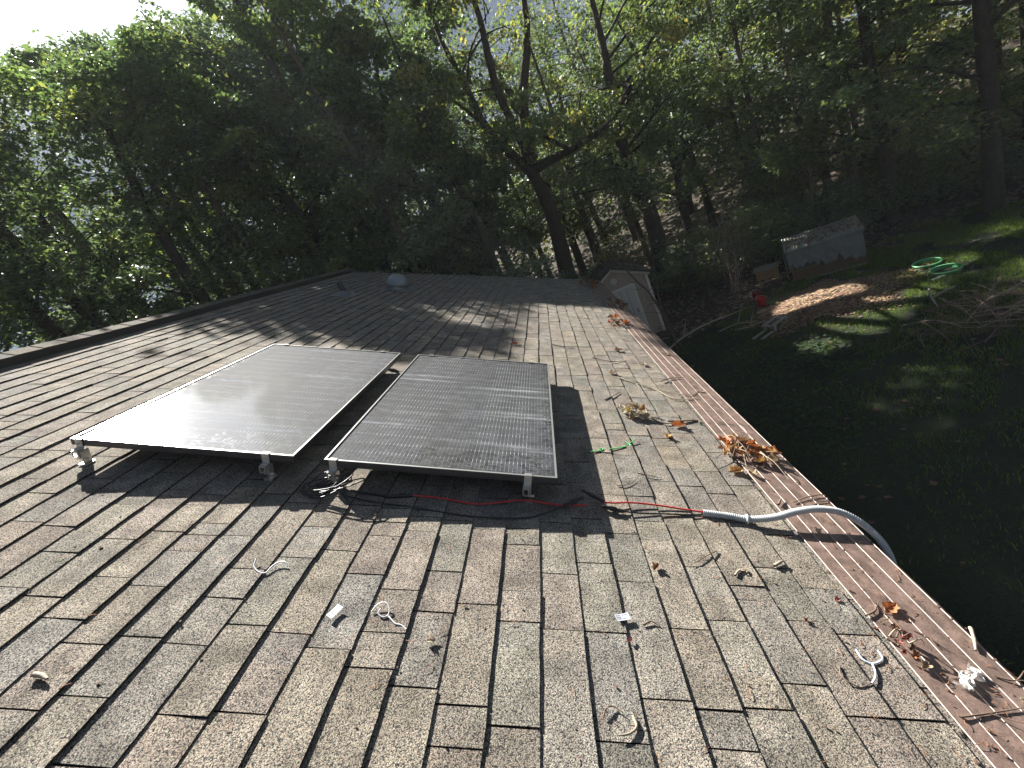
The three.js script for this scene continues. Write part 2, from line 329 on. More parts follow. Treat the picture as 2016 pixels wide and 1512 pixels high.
// solar panels
function cellPrint(seed, dusty) {
  const N = 1024, M = 1536, r = rng(seed), dn = valueNoise(64, seed + 1), dn2 = valueNoise(256, seed + 2);
  const streaks = Array.from({ length: 16 }, () => ({ y: r() * M, x: r() * N, l: 150 + r() * 500, w: 4 + r() * 14, a: 0.25 + r() * 0.75, s: (r() - 0.5) * 0.05 }));
  const dust = new Float32Array(N * M), pr = new Float32Array(N * M);
  const cellW = N / 6, rowH = M / 18;
  for (let j = 0; j < M; j++) for (let i = 0; i < N; i++) {
    const o = j * N + i, edge = Math.min(i, N - i, j, M - j), near = M - j;         // v=0 is the near end
    const x = i % cellW, bus = Math.abs((x + cellW / 18) % (cellW / 9) - cellW / 18), row = Math.abs((j + rowH / 2) % rowH - rowH / 2);
    let p = 0;
    if (bus < 0.75) p = row < 9 ? 1 : 0.42; if (row < 1.0) p = Math.max(p, 0.14); if (x < 1 || x > cellW - 1) p = Math.max(p, 0.1); if (edge < 12) p = -1;
    let d = 0.2 + 0.36 * dn(i / 40, j / 16) * dn2(i / 7, j / 3) + 0.10 * (n256(i, j) - 0.5);
    for (const s of streaks) { const yy = (j - s.y - (i - s.x) * s.s) / s.w, xx = Math.abs(i - s.x) / s.l; if (xx < 1 && Math.abs(yy) < 2.5) d += 0.62 * s.a * Math.exp(-yy * yy) * (1 - xx) * (0.35 + 0.9 * dn2(i / 30, j / 3)); }
    // dirt that dried along the lower edges, with dark washed islands
    const band = Math.min(j, 1e9) < 110 + 120 * dn(i / 60, 3) ? 1 - j / 230 : 0, side = N - i < 26 + 40 * dn(9, j / 40) ? 0.7 : i < 20 + 34 * dn(5, j / 40) ? 0.6 : M - j < 18 + 26 * dn(i / 40, 7) ? 0.7 : 0;
    const k = Math.max(band * 0.8, side), wv = dn(i / 17, j / 12) * 0.6 + dn2(i / 5, j / 4) * 0.4;
    if (k > 0.2) { if (wv > 0.6) d *= 0.12; else if (wv > 0.55) d += 0.3 * k; }
    dust[o] = clamp(d * dusty, 0, 1); pr[o] = p;
  }
  const map = tex(N, M, (i, j) => { const o = j * N + i, d = dust[o], p = pr[o]; const base = p < 0 ? 10 : 22 + 165 * p; const f = d * 0.95; return [lerp(base, 158, f), lerp(base + 1, 161, f), lerp(base + 4, 167, f)]; }, true);
  const rough = tex(N, M, (i, j) => { const d = dust[j * N + i], v = 255 * clamp(0.66 + 0.4 * d, 0, 1); return [0, v, 0]; });
  return { map, rough };
}
function solarPanel(u, w, seed, dusty, label) {
  const PW = 1.134, PL = 1.722, top = 0.139, t = onRoof('solar_panel', label, 'solar panel', u + PW / 2, w + PL / 2, 0, 0, 'solar panels on the roof');
  const y0 = top - 0.035, fr = [];
  const bar = (sx, sz, x, z) => fr.push(box(sx, 0.035, sz, x, top - 0.0175, z));
  bar(0.011, PL, -PW / 2 + 0.0055, 0); bar(0.011, PL, PW / 2 - 0.0055, 0); bar(PW - 0.022, 0.011, 0, -PL / 2 + 0.0055); bar(PW - 0.022, 0.011, 0, PL / 2 - 0.0055);
  mesh('frame', mergeGeometries(fr), mFrame, t);
  const lip = (sx, sz, x, z) => box(sx, 0.0012, sz, x, top + 0.0008, z);
  mesh('frame_edge', mergeGeometries([lip(0.009, PL - 0.002, -PW / 2 + 0.0055, 0), lip(0.009, PL - 0.002, PW / 2 - 0.0055, 0), lip(PW - 0.022, 0.009, 0, -PL / 2 + 0.0055), lip(PW - 0.022, 0.009, 0, PL / 2 - 0.0055)]), mAlu, t);
  const { map, rough } = cellPrint(seed, dusty);
  const g = new THREE.PlaneGeometry(PW - 0.022, PL - 0.022).rotateX(-Math.PI / 2); g.translate(0, top - 0.0035, 0);
  mesh('glass', g, new THREE.MeshPhysicalMaterial({ map, roughnessMap: rough, roughness: 1, clearcoat: 0.85, clearcoatRoughness: 0.075, specularIntensity: 0.36, side: THREE.DoubleSide }), t);
  mesh('back_sheet', box(PW - 0.024, 0.004, PL - 0.024, 0, y0 + 0.02, 0), std([0.03, 0.03, 0.03], 0.6), t);
  // mounts: a clip over the frame, a slotted block and a foot on the roof
  for (const [mx, end] of [[-PW / 2 + 0.045, 1], [PW / 2 - 0.14, 1], [-PW / 2 + 0.12, -1], [PW / 2 - 0.16, -1]]) {
    const b = new THREE.Group(); b.name = 'mount'; b.position.set(mx, 0, end * (PL / 2 + 0.001)); if (end < 0) b.rotation.y = Math.PI; t.add(b);
    mesh('clip', mergeGeometries([box(0.036, 0.003, 0.018, 0, top + 0.004, -0.006), box(0.036, 0.05, 0.003, 0, top - 0.02, 0.0035), box(0.036, 0.003, 0.02, 0, top - 0.046, 0.012)]), mAlu, b);
    mesh('clamp_block', mergeGeometries([box(0.03, 0.012, 0.03, -0.004, top - 0.055, 0.014), box(0.007, 0.035, 0.03, -0.018, 0.07, 0.018), box(0.007, 0.035, 0.03, 0.008, 0.07, 0.018), box(0.033, 0.006, 0.03, -0.005, 0.05, 0.016)]), mAlu, b);
    mesh('foot', mergeGeometries([box(0.005, 0.075, 0.04, 0.017, 0.047, 0.006), box(0.04, 0.006, 0.05, 0.012, 0.012, 0.008)]), mAlu, b);
    mesh('bolt', mergeGeometries([new THREE.CylinderGeometry(0.006, 0.006, 0.012, 8).rotateX(Math.PI / 2).translate(0, top - 0.02, 0.01), new THREE.CylinderGeometry(0.007, 0.007, 0.05, 8).rotateZ(Math.PI / 2).translate(0.012, 0.035, 0.01)]), mAlu, b);
  }
  mesh('junction_box', box(0.14, 0.022, 0.1, 0, y0 - 0.002, 0.45), mBlack, t);
  return t;
}
solarPanel(-2.239, 1.705, 101, 1.3, 'dusty solar panel farther from the gutter, with the bright sun glint on its near corner');
solarPanel(-0.950, 1.697, 202, 1.0, 'darker solar panel nearer the gutter with fine cell lines and dirt along its edges');

// cables and conduit
const rp = (u, w, n) => roofPt(u, w, n);
function cable(name, label, category, pts, rad, m, group) { const o = mesh(name, tube(pts.map((p) => rp(...p)), rad, 8, pts.length * 10), m, scene); return tag(o, label, category, group); }
cable('red_cable', 'red cable lying in the shade under the right panel front edge', 'cable', [[-0.513, 1.642, 0.016], [-0.361, 1.642, 0.012], [-0.186, 1.619, 0.014], [0.03, 1.667, 0.02], [0.189, 1.663, 0.014], [0.34, 1.665, 0.024]], 0.0042, mRed);
cable('red_cable', 'red sunlit cable running from the black connectors into the grey conduit', 'cable', [[0.415, 1.69, 0.03], [0.46, 1.695, 0.026], [0.555, 1.715, 0.022], [0.702, 1.715, 0.018], [0.82, 1.70, 0.018], [0.93, 1.686, 0.021]], 0.0042, mRed);
cable('black_cable', 'thin black cable curving from the cable coil to the connectors', 'cable', [[-0.80, 1.60, 0.012], [-0.657, 1.573, 0.012], [-0.511, 1.565, 0.01], [-0.339, 1.544, 0.011], [-0.174, 1.53, 0.012], [0.057, 1.553, 0.014], [0.15, 1.595, 0.022], [0.22, 1.63, 0.035]], 0.0036, mBlack);
cable('black_cable', 'black cable beside the red one entering the grey conduit', 'cable', [[0.50, 1.648, 0.018], [0.58, 1.65, 0.014], [0.7, 1.662, 0.012], [0.82, 1.668, 0.014], [0.93, 1.682, 0.016]], 0.0036, mBlack);
cable('black_cable', 'thick black lead running from the coil under the right panel', 'cable', [[-0.80, 1.63, 0.02], [-0.70, 1.63, 0.015], [-0.6, 1.622, 0.014], [-0.51, 1.642, 0.016]], 0.007, mBlack);
{ // coil of spare cable hanging at the mount
  const r = rng(9), loops = [];
  for (let k = 0; k < 6; k++) {
    const pts = [], cu = -0.93 + 0.03 * k * (r() - 0.2), cw = 1.63 + 0.02 * (r() - 0.5), a = 0.075 + 0.055 * r(), b = 0.045 + 0.035 * r(), tilt = 0.03 + 0.05 * r();
    for (let i = 0; i < 11; i++) { const q = i / 11 * 2 * Math.PI; pts.push(rp(cu + a * Math.cos(q) + 0.05 * (a - 0.09), cw + b * Math.sin(q), 0.012 + tilt * (0.5 + 0.5 * Math.sin(q + 0.8 + k * 0.3)) + 0.02 * Math.max(0, Math.cos(q)))); }
    loops.push(tube(pts, 0.0034, 7, 60, true));
  }
  for (const s of [0, 1, 2]) loops.push(tube([rp(-0.85, 1.665, 0.075 - s * 0.01), rp(-0.865 + s * 0.01, 1.64, 0.05), rp(-0.835 + s * 0.012, 1.605, 0.02), rp(-0.80 + s * 0.01, 1.58 - s * 0.01, 0.012)], 0.0034, 7, 24));
  tag(mesh('cable_coil', mergeGeometries(loops), mBlack, scene), 'loose coil of black cable hanging at the mount between the panels', 'cable coil');
}
function plug(name, label, a, b, up) {
  const o = thing(name, label, 'connector', rp(...a), 'black cable connectors'), A = rp(...a), B = rp(...b), d = B.clone().sub(A), len = d.length();
  o.quaternion.setFromUnitVectors(V(0, 1, 0), d.normalize());
  const prof = [[0.0045, 0], [0.0075, 0.004], [0.009, len * 0.2], [0.0075, len * 0.24], [0.0095, len * 0.3], [0.0095, len * 0.62], [0.0075, len * 0.66], [0.0085, len * 0.72], [0.0085, len * 0.92], [0.005, len]].map((p) => new THREE.Vector2(...p));
  mesh('housing', new THREE.LatheGeometry(prof, 14), mBlack, o);
  mesh('lock_tab', mergeGeometries([box(0.004, len * 0.25, 0.008, 0.011, len * 0.5, 0), box(0.004, len * 0.25, 0.008, -0.011, len * 0.5, 0)]), mBlack, o);
}
plug('cable_connector', 'black connector at the end of the thin black cable', [0.215, 1.63, 0.033], [0.32, 1.69, 0.05]);
plug('cable_connector', 'black connector propped up at the left end of the sunlit red cable', [0.31, 1.73, 0.062], [0.42, 1.688, 0.034]);
plug('cable_connector', 'black connector lying below the red cable in the sun', [0.405, 1.658, 0.03], [0.51, 1.646, 0.018]);
plug('cable_connector', 'black connector at the left end of the shaded red cable', [-0.60, 1.625, 0.016], [-0.50, 1.642, 0.016]);
{
  const o = thing('conduit', 'grey ribbed flexible conduit bending over the gutter', 'conduit', rp(0.89, 1.68, 0.02));
  const P0 = o.position, c = new THREE.CatmullRomCurve3([[0.886, 1.682, 0.021], [1.015, 1.672, 0.021], [1.085, 1.655, 0.026], [1.2, 1.652, 0.05], [1.31, 1.68, 0.072], [1.42, 1.70, 0.082], [1.52, 1.695, 0.078], [1.6, 1.65, 0.055], [1.655, 1.585, 0.01], [1.685, 1.53, -0.06], [1.69, 1.5, -0.16], [1.66, 1.48, -0.4]].map((p) => rp(...p).sub(P0)), false, 'centripetal');
  const seg = 640, fr = c.computeFrenetFrames(seg, false), pos = [], idx = [], S = 16, len = c.getLength();
  for (let i = 0; i <= seg; i++) {
    const p = c.getPointAt(i / seg), rad = 0.0152 + 0.0016 * Math.sin(i / seg * len / 0.0095 * 2 * Math.PI);
    for (let j = 0; j <= S; j++) { const a = j / S * 2 * Math.PI, n = fr.normals[i].clone().multiplyScalar(Math.cos(a)).addScaledVector(fr.binormals[i], Math.sin(a)); pos.push(p.x + n.x * rad, p.y + n.y * rad, p.z + n.z * rad); }
  }
  for (let i = 0; i < seg; i++) for (let j = 0; j < S; j++) { const a = i * (S + 1) + j, b = a + S + 1; idx.push(a, a + 1, b, b, a + 1, b + 1); }
  const g = new THREE.BufferGeometry(); g.setAttribute('position', new THREE.Float32BufferAttribute(pos, 3)); g.setIndex(idx); g.computeVertexNormals();
  mesh('hose', g, mConduit, o);
  const q = c.getPointAt(0.155), d = c.getTangentAt(0.155), ring = new THREE.TorusGeometry(0.0205, 0.0026, 7, 24); ring.scale(1, 1, 2.2);
  const tie = mesh('clear_tie', mergeGeometries([ring, box(0.016, 0.009, 0.012, 0.012, -0.022, 0)]), mClear, o); tie.position.copy(q); tie.quaternion.setFromUnitVectors(V(0, 0, 1), d);
}

// ---------------------------------------------------------------- small things left on the roof
const flat = (pts, n) => pts.map(([u, w], i) => rp(u, w, Array.isArray(n) ? n[i] : n));
function wire(name, label, category, parts, rad, m, group) { return tag(mesh(name, parts.length > 1 ? mergeGeometries(parts.map((p) => tube(p, rad, 6, p.length * 7))) : tube(parts[0], rad, 6, parts[0].length * 7), m, scene), label, category, group); }
wire('cable_tie', 'white plastic cable tie in a wavy S shape, left of centre on the shingles', 'cable tie', [flat([[-0.972, 1.178], [-0.962, 1.148], [-0.93, 1.127], [-0.905, 1.128], [-0.9, 1.15], [-0.885, 1.172], [-0.86, 1.175], [-0.842, 1.16]], [0.022, 0.014, 0.01, 0.01, 0.013, 0.017, 0.02, 0.014])], 0.0027, mWhite);
wire('cable_tie', 'white plastic cable tie with a closed loop and a tail, beside a paper label', 'cable tie', [flat([[-0.465, 1.008], [-0.452, 1.03], [-0.428, 1.037], [-0.407, 1.02], [-0.405, 1.0], [-0.421, 0.992], [-0.44, 1.004], [-0.435, 1.018]], [0.01, 0.018, 0.024, 0.02, 0.012, 0.01, 0.013, 0.018]), flat([[-0.407, 1.0], [-0.385, 0.982], [-0.37, 0.971], [-0.35, 0.968], [-0.33, 0.955]], 0.011)], 0.0024, mWhite);
wire('cable_tie', 'bluish white plastic cable tie in a Y shape near the gutter', 'cable tie', [flat([[1.15, 1.028], [1.153, 1.0], [1.171, 0.987], [1.2, 0.993], [1.222, 1.008], [1.222, 1.03]], [0.016, 0.011, 0.01, 0.012, 0.014, 0.018]), flat([[1.175, 0.987], [1.165, 0.96], [1.145, 0.935], [1.125, 0.92]], 0.011)], 0.0028, std([0.66, 0.72, 0.82], 0.35));
wire('twist_tie', 'green plastic tie with a curled end, nearest the panel shadow', 'twist tie', [flat([[0.415, 2.195], [0.45, 2.21], [0.485, 2.222], [0.497, 2.24], [0.487, 2.25], [0.479, 2.238]], 0.011)], 0.0032, mGreenPlastic);
wire('twist_tie', 'straight green plastic tie, the middle one of the three', 'twist tie', [flat([[0.535, 2.247], [0.58, 2.262], [0.635, 2.287], [0.64, 2.296], [0.63, 2.299]], 0.011)], 0.0034, mGreenPlastic);
wire('twist_tie', 'forked green plastic tie, the one nearest the leaf pile', 'twist tie', [flat([[0.657, 2.315], [0.68, 2.34], [0.72, 2.38]], [0.01, 0.012, 0.02]), flat([[0.65, 2.35], [0.67, 2.33], [0.677, 2.31]], 0.012)], 0.003, mGreenPlastic);
function paperLabel(u, w, turn, label, seed) {
  const cv = document.createElement('canvas'); cv.width = 128; cv.height = 64; const x = cv.getContext('2d'), r = rng(seed);
  x.fillStyle = '#b4b7c2'; x.fillRect(0, 0, 128, 64); x.fillStyle = '#22252e';
  for (let k = 0; k < 3; k++) { let p = 8; while (p < 48) { const l = 4 + r() * 9; x.fillRect(p, 12 + k * 15, l, 8); p += l + 3; } }
  x.fillStyle = '#3c404c'; x.fillRect(64, 12, 54, 5); x.fillRect(64, 46, 46, 5);
  const t = new THREE.CanvasTexture(cv); t.colorSpace = THREE.SRGBColorSpace;
  const g = new THREE.PlaneGeometry(0.05, 0.026, 6, 2).rotateX(-Math.PI / 2), p = g.attributes.position; for (let i = 0; i < p.count; i++) p.setY(i, 0.009 + 3.0 * p.getX(i) ** 2 + 0.02 * p.getX(i)); g.computeVertexNormals();
  const o = mesh('paper_label', g, new THREE.MeshStandardMaterial({ map: t, roughness: 0.6, side: THREE.DoubleSide }), scene);
  o.position.copy(rp(u, w, 0.008)); o.quaternion.copy(roofTurn).multiply(new THREE.Quaternion().setFromAxisAngle(V(0, 1, 0), turn));
  return tag(o, label, 'paper label', 'paper labels on the shingles');
}
paperLabel(-0.583, 0.991, 1.15, 'small white printed label standing lengthwise, beside the looped cable tie', 3);
paperLabel(0.392, 1.07, 0.25, 'small white printed label lying crosswise near the tiny red leaf', 4);

// a dry leaf: a curled, toothed sheet; local y is off the ground
const LEAF = { orange: [0.42, 0.14, 0.035], amber: [0.42, 0.22, 0.07], tan: [0.34, 0.25, 0.15], brown: [0.18, 0.085, 0.042], red: [0.3, 0.065, 0.04], yellow: [0.5, 0.37, 0.1], pale: [0.48, 0.41, 0.3] };
function leafGeo(len, wid, curl, seed, color, lobes = 3) {
  const r = rng(seed), b = new Bag(), NI = 10, NJ = 6, id = [], tw = (r() - 0.5) * 1.2, sk = (r() - 0.5) * 0.5;
  for (let i = 0; i <= NI; i++) {
    const t = i / NI, prof = Math.sin(Math.PI * Math.pow(t, 0.8)) * (0.78 + 0.22 * Math.cos(t * lobes * 2 * Math.PI)) + (i === 0 || i === NI ? 0.02 : 0.05);
    for (let j = 0; j <= NJ; j++) {
      const s = j / NJ * 2 - 1, x = (t - 0.5) * len + Math.abs(s) * len * 0.08 * sk, z = s * wid * 0.5 * prof * (1 + 0.15 * (r() - 0.5));
      const bend = curl * wid * (s * s * 0.55 * prof) + curl * len * 0.5 * (t - 0.5) ** 2 * (1 + tw * s) + 0.006 * noise(t * 4, s * 2, seed) + 0.004 * r() * (1 - Math.abs(s));
      const k = (0.75 + 0.4 * r()) * (Math.abs(s) < 0.1 ? 0.72 : 1) * (1 - 0.35 * Math.max(0, noise(t * 3, s * 3, seed + 5)));
      id.push(b.v(x, 0.002 + Math.max(0, bend), z, t, s, [color[0] * k, color[1] * k * (0.9 + 0.2 * r()), color[2] * k]));
    }
  }
  for (let i = 0; i < NI; i++) for (let j = 0; j < NJ; j++) { const a = i * (NJ + 1) + j; b.quad(id[a], id[a + 1], id[a + NJ + 2], id[a + NJ + 1]); }
  const g = new THREE.BufferGeometry(); g.setAttribute('position', new THREE.Float32BufferAttribute(b.p, 3)); g.setAttribute('uv', new THREE.Float32BufferAttribute(b.u, 2)); g.setAttribute('color', new THREE.Float32BufferAttribute(b.c, 3)); g.setIndex(b.i); g.computeVertexNormals(); return g;
}
const GUARD = 0.016, overGuard = (u) => u > 1.29 ? GUARD : 0.009;
let leafSeed = 500;
for (const [u, w, len, wid, curl, color, turn, label] of [
  [1.395, 1.206, 0.082, 0.05, 0.7, 'orange', 0.55, 'large bright orange leaf lying on the gutter guard'],
  [-0.239, 0.923, 0.04, 0.026, 1.0, 'pale', 0.2, 'small pale leaf with an amber tip, alone on the shingles between the labels'],
  [0.571, 1.316, 0.045, 0.034, 1.0, 'brown', 0.9, 'curled reddish brown leaf on the shingles below the conduit end'],
  [1.073, 2.638, 0.11, 0.07, 0.9, 'orange', 0.3, 'curled orange brown leaf standing at the end of the forked twig'],
  [0.947, 2.466, 0.06, 0.05, 0.9, 'amber', 1.2, 'small amber leaf on the shingles between the two leaf piles'],
  [1.225, 2.097, 0.1, 0.07, 0.8, 'amber', 0.4, 'large amber leaf just below the biggest leaf pile'],
  [1.30, 2.075, 0.07, 0.05, 1.1, 'tan', 1.9, 'tan curled leaf touching the amber leaf below the biggest pile'],
  [1.381, 1.615, 0.045, 0.03, 1.2, 'pale', 1.5, 'pale pointed leaf standing in the shadow of the conduit on the guard'],
  [0.403, 0.99, 0.02, 0.012, 1.0, 'red', 1.0, 'tiny red leaf scrap just below the crosswise label'],
  [1.225, 1.232, 0.026, 0.018, 0.9, 'red', 0.3, 'tiny red leaf scrap beside the gutter guard'],
  [1.05, 1.129, 0.024, 0.017, 1.1, 'brown', 0.6, 'tiny dark red leaf scrap in the middle of a shingle near the gutter'],
  [1.478, 3.329, 0.06, 0.035, 0.6, 'pale', 0.1, 'pale leaf on the gutter guard above the peeling patch'],
  [1.56, 5.45, 0.1, 0.05, 0.5, 'pale', 0.2, 'pale leaf at the far shaded stretch of the gutter guard'],
  [1.497, 4.389, 0.075, 0.06, 0.4, 'yellow', 0.8, 'yellow star shaped leaf at a seam of the gutter guard'],
  [-0.147, 4.411, 0.09, 0.06, 0.8, 'red', 0.4, 'red brown leaf on the shingles behind the right panel'],
  [0.982, 4.434, 0.1, 0.06, 0.9, 'brown', 0.5, 'brown leaf on the shingles beside the far part of the guard'],
  [0.785, 3.646, 0.08, 0.06, 1.0, 'tan', 0.3, 'tan curled leaf at the start of the long pale twig'],
  [1.15, 3.98, 0.08, 0.05, 0.9, 'tan', 1.2, 'tan curled leaf against the edge of the guard'],
  [1.272, 0.815, 0.022, 0.016, 0.6, 'pale', 0.9, 'small pale flake on the shingles below the plastic scrap'],
  [1.555, 0.905, 0.026, 0.018, 0.7, 'pale', 0.5, 'small pale yellow leaf near the outer edge of the guard'],
  [1.333, 0.985, 0.04, 0.03, 1.2, 'tan', 0.7, 'tan curled leaf beside the white plastic scrap'],
]) {
  const o = onRoof('fallen_leaf', label, 'leaf', u, w, overGuard(u), turn);
  mesh('blade', leafGeo(len, wid, curl, leafSeed++, LEAF[color], len > 0.08 ? 3 : 2), mDryLeaf, o);
  if (len > 0.05) mesh('stalk', tube([[-len * 0.5, 0.003, 0], [-len * 0.62, 0.004, 0.004], [-len * 0.75, 0.003, 0.003]], 0.0011, 4, 6), mTwig, o);
}
// leaf piles
function leafPile(u, w, ru, rw, n, twigs, label, seed, colors, size = 0.075) {
  const r = rng(seed), o = onRoof('leaf_pile', label, 'leaf pile', u, w, overGuard(u) - 0.004);
  for (let k = 0; k < n; k++) {
    const a = r() * 6.28, q = Math.sqrt(r()), s = size * (0.6 + 0.7 * r());
    const m = mesh('leaf', leafGeo(s, s * (0.5 + 0.3 * r()), 0.6 + 0.9 * r(), seed * 50 + k, LEAF[colors[Math.floor(r() * colors.length)]], 2 + (k % 2)), mDryLeaf, o);
    m.position.set(q * Math.cos(a) * ru, (1 - q) * 0.05 * r() + 0.004, q * Math.sin(a) * rw); m.rotation.set((r() - 0.5) * 1.3, r() * 6.28, (r() - 0.5) * 1.3); m.position.y += 0.012;
  }
  for (let k = 0; k < twigs; k++) {
    const a = r() * 6.28, l = ru * (0.5 + r()), x = (r() - 0.5) * ru, z = (r() - 0.5) * rw, h = 0.02 + 0.05 * r();
    mesh('twig', taper([V(x, h, z), V(x + l * 0.5 * Math.cos(a), h + 0.02 * r(), z + l * 0.5 * Math.sin(a) + 0.02 * (r() - 0.5)), V(x + l * Math.cos(a), h * 0.5, z + l * Math.sin(a))], [0.0028, 0.0022, 0.001], 5, 8), r() < 0.3 ? mTwigPale : mTwig, o);
  }
  return o;
}
leafPile(0.79, 2.80, 0.10, 0.09, 16, 7, 'leaf pile of amber and pale leaves caught on a forked twig above the green ties', 61, ['amber', 'pale', 'tan', 'yellow', 'pale']);
leafPile(1.37, 2.33, 0.19, 0.15, 38, 16, 'biggest leaf pile, orange and tan leaves with twigs at the edge of the guard', 62, ['amber', 'orange', 'tan', 'brown', 'amber', 'orange']);
leafPile(1.22, 5.85, 0.16, 0.3, 22, 8, 'reddish brown leaf pile at the far half of the guard', 63, ['brown', 'tan', 'orange', 'brown', 'red'], 0.1);
leafPile(1.30, 1.065, 0.05, 0.055, 12, 7, 'small heap of orange and red leaf scraps beside the guard', 64, ['orange', 'red', 'amber', 'brown'], 0.034);
leafPile(1.45, 7.2, 0.2, 0.45, 22, 8, 'shaded dark leaf pile on the guard in front of the shed door', 65, ['brown', 'tan', 'brown', 'pale'], 0.11);
leafPile(1.3, 9.6, 0.3, 0.6, 26, 6, 'brown leaf pile at the far corner of the roof before the shed', 66, ['brown', 'tan', 'orange'], 0.13);
// crumpled scrap of clear film
{
  const o = onRoof('plastic_scrap', 'crumpled piece of whitish plastic film on the gutter guard', 'plastic scrap', 1.44, 0.955, GUARD, 0.6);
  const g = new THREE.PlaneGeometry(0.12, 0.045, 22, 10).rotateX(-Math.PI / 2), p = g.attributes.position;
  for (let i = 0; i < p.count; i++) { const x = p.getX(i), z = p.getZ(i); p.setY(i, 0.012 + 0.012 * noise(x * 45, z * 45, 1) + 0.008 * noise(x * 110, z * 110, 2)); p.setZ(i, z * (0.75 + 0.5 * noise(x * 30, 0, 3)) + 0.012 * noise(x * 26, 4, 3)); }
  g.computeVertexNormals();
  mesh('film', g, new THREE.MeshPhysicalMaterial({ color: new THREE.Color().setRGB(0.85, 0.83, 0.78), roughness: 0.85, transmission: 0.45, thickness: 0, clearcoat: 0.6, clearcoatRoughness: 0.2, side: THREE.DoubleSide }), o);
}
// twigs
{
  const T = [
    [[[0.816, 3.559], [0.95, 3.42], [1.091, 3.31], [1.202, 3.117], [1.402, 3.175]], 0.005, 1, 'long pale twig reaching from the shingles onto the guard'],
    [[[0.84, 3.52], [1.0, 3.44], [1.16, 3.28], [1.33, 3.22], [1.46, 3.36]], 0.004, 1, 'second pale twig crossing the long pale one'],
    [[[0.8, 2.966], [0.867, 2.849], [0.93, 2.692], [1.0, 2.66], [1.093, 2.704], [1.239, 2.744]], 0.005, 0, 'dark twig running from the upper leaf pile to the guard'],
    [[[1.02, 2.70], [1.12, 2.72], [1.24, 2.75], [1.235, 2.69]], 0.006, 0, 'thick dark twig end beside the standing orange leaf'],
    [[[0.363, 0.76], [0.367, 0.735], [0.345, 0.715], [0.312, 0.705]], 0.0045, 1, 'curved pale grey twig at the bottom right of centre'],
    [[[0.281, 0.753], [0.29, 0.771], [0.31, 0.78], [0.338, 0.765]], 0.0028, 0, 'thin dark twig bent in an arc beside the curved grey one'],
    [[[1.628, 1.149], [1.592, 1.098], [1.56, 1.059]], 0.0065, 1, 'thick grey stick near the outer edge of the guard'],
    [[[1.413, 1.122], [1.44, 1.092], [1.461, 1.058]], 0.0026, 0, 'thin brown twig below the bright orange leaf'],
    [[[1.31, 0.838], [1.405, 0.856], [1.533, 0.882]], 0.003, 0, 'dark twig lying across the near part of the guard'],
    [[[1.398, 1.832], [1.507, 1.888], [1.606, 1.913], [1.59, 1.87], [1.5, 1.85], [1.42, 1.815]], 0.003, 0, 'looped dark twig on the guard above the conduit'],
    [[[1.305, 1.799], [1.345, 1.85]], 0.006, 0, 'short stubby stick on the guard left of the looped twig'],
    [[[1.067, 1.377], [1.117, 1.41]], 0.007, 1, 'short grey bark stick on the shingles below the conduit'],
    [[[-1.311, 0.713], [-1.285, 0.712], [-1.259, 0.704]], 0.0075, 1, 'short pale stick alone at the left bottom of the roof'],
    [[[0.879, 1.309], [0.912, 1.339], [0.944, 1.342], [0.93, 1.325]], 0.005, 1, 'curled strip of bark on the shingles below the conduit'],
    [[[1.06, 0.969], [1.04, 0.927], [1.077, 0.904], [1.117, 0.916]], 0.0026, 0, 'thin curved twig left of the Y shaped cable tie'],
    [[[1.187, 3.507], [1.3, 3.6], [1.432, 3.646]], 0.005, 0, 'crooked dark twig at the guard beside the long pale twigs'],
    [[[1.543, 0.974], [1.586, 0.963], [1.656, 1.001]], 0.0028, 0, 'thin brown twig hanging over the outer guard edge'],
    [[[1.278, 1.164], [1.34, 1.2], [1.352, 1.245]], 0.0035, 0, 'bent twig touching the bright orange leaf'],
    [[[0.459, 1.051], [0.49, 1.064], [0.518, 1.048]], 0.0032, 0, 'small arched brown twig right of the crosswise label'],
    [[[0.863, 1.444], [0.8, 1.4], [0.755, 1.369], [0.723, 1.349]], 0.0024, 0, 'thin dark forked twig right of the curled brown leaf'],
    [[[0.652, 2.001], [0.71, 1.98], [0.769, 1.968]], 0.0026, 0, 'thin dark twig on the shingles above the red cable'],
    [[[0.516, 1.864], [0.57, 1.88], [0.622, 1.924]], 0.0024, 0, 'thin dark twig right beside the panel shadow'],
    [[[-0.748, 5.796], [-0.6, 5.72], [-0.488, 5.71]], 0.007, 0, 'dark forked twig on the far part of the roof'],
    [[[0.621, 3.01], [0.70, 3.1], [0.772, 3.194]], 0.004, 0, 'dark twig just above the upper leaf pile'],
    [[[0.25, 4.5], [0.4, 4.42], [0.52, 4.45]], 0.005, 0, 'thin dark twig behind the far right panel corner'],
    [[[0.66, 4.1], [0.82, 4.0], [1.0, 4.06]], 0.005, 0, 'dark twig between the panel corner and the guard'],
  ];
  const r = rng(5);
  for (const [pts, rad, pale, label] of T) {
    const n = overGuard(pts[pts.length >> 1][0]) + rad, P = pts.map(([u, w], i) => rp(u, w, Math.max(n, overGuard(u) + rad) + 0.005 * r() * (i > 0 ? 1 : 0)));
    const g = [taper(P, [rad, rad * 0.9, rad * 0.5], 6, pts.length * 5, 0.25, r() * 9)];
    if (pts.length > 2 && rad < 0.006) { const a = P[1], d = P[2].clone().sub(P[1]); g.push(taper([a, a.clone().add(V(d.x * 0.5 - d.z * 0.4, d.y * 0.5 + 0.01, d.z * 0.5 + d.x * 0.4))], [rad * 0.6, rad * 0.3], 5, 4)); }
    tag(mesh('twig', mergeGeometries(g), pale ? mTwigPale : mTwig, scene), label, 'twig');
  }
}
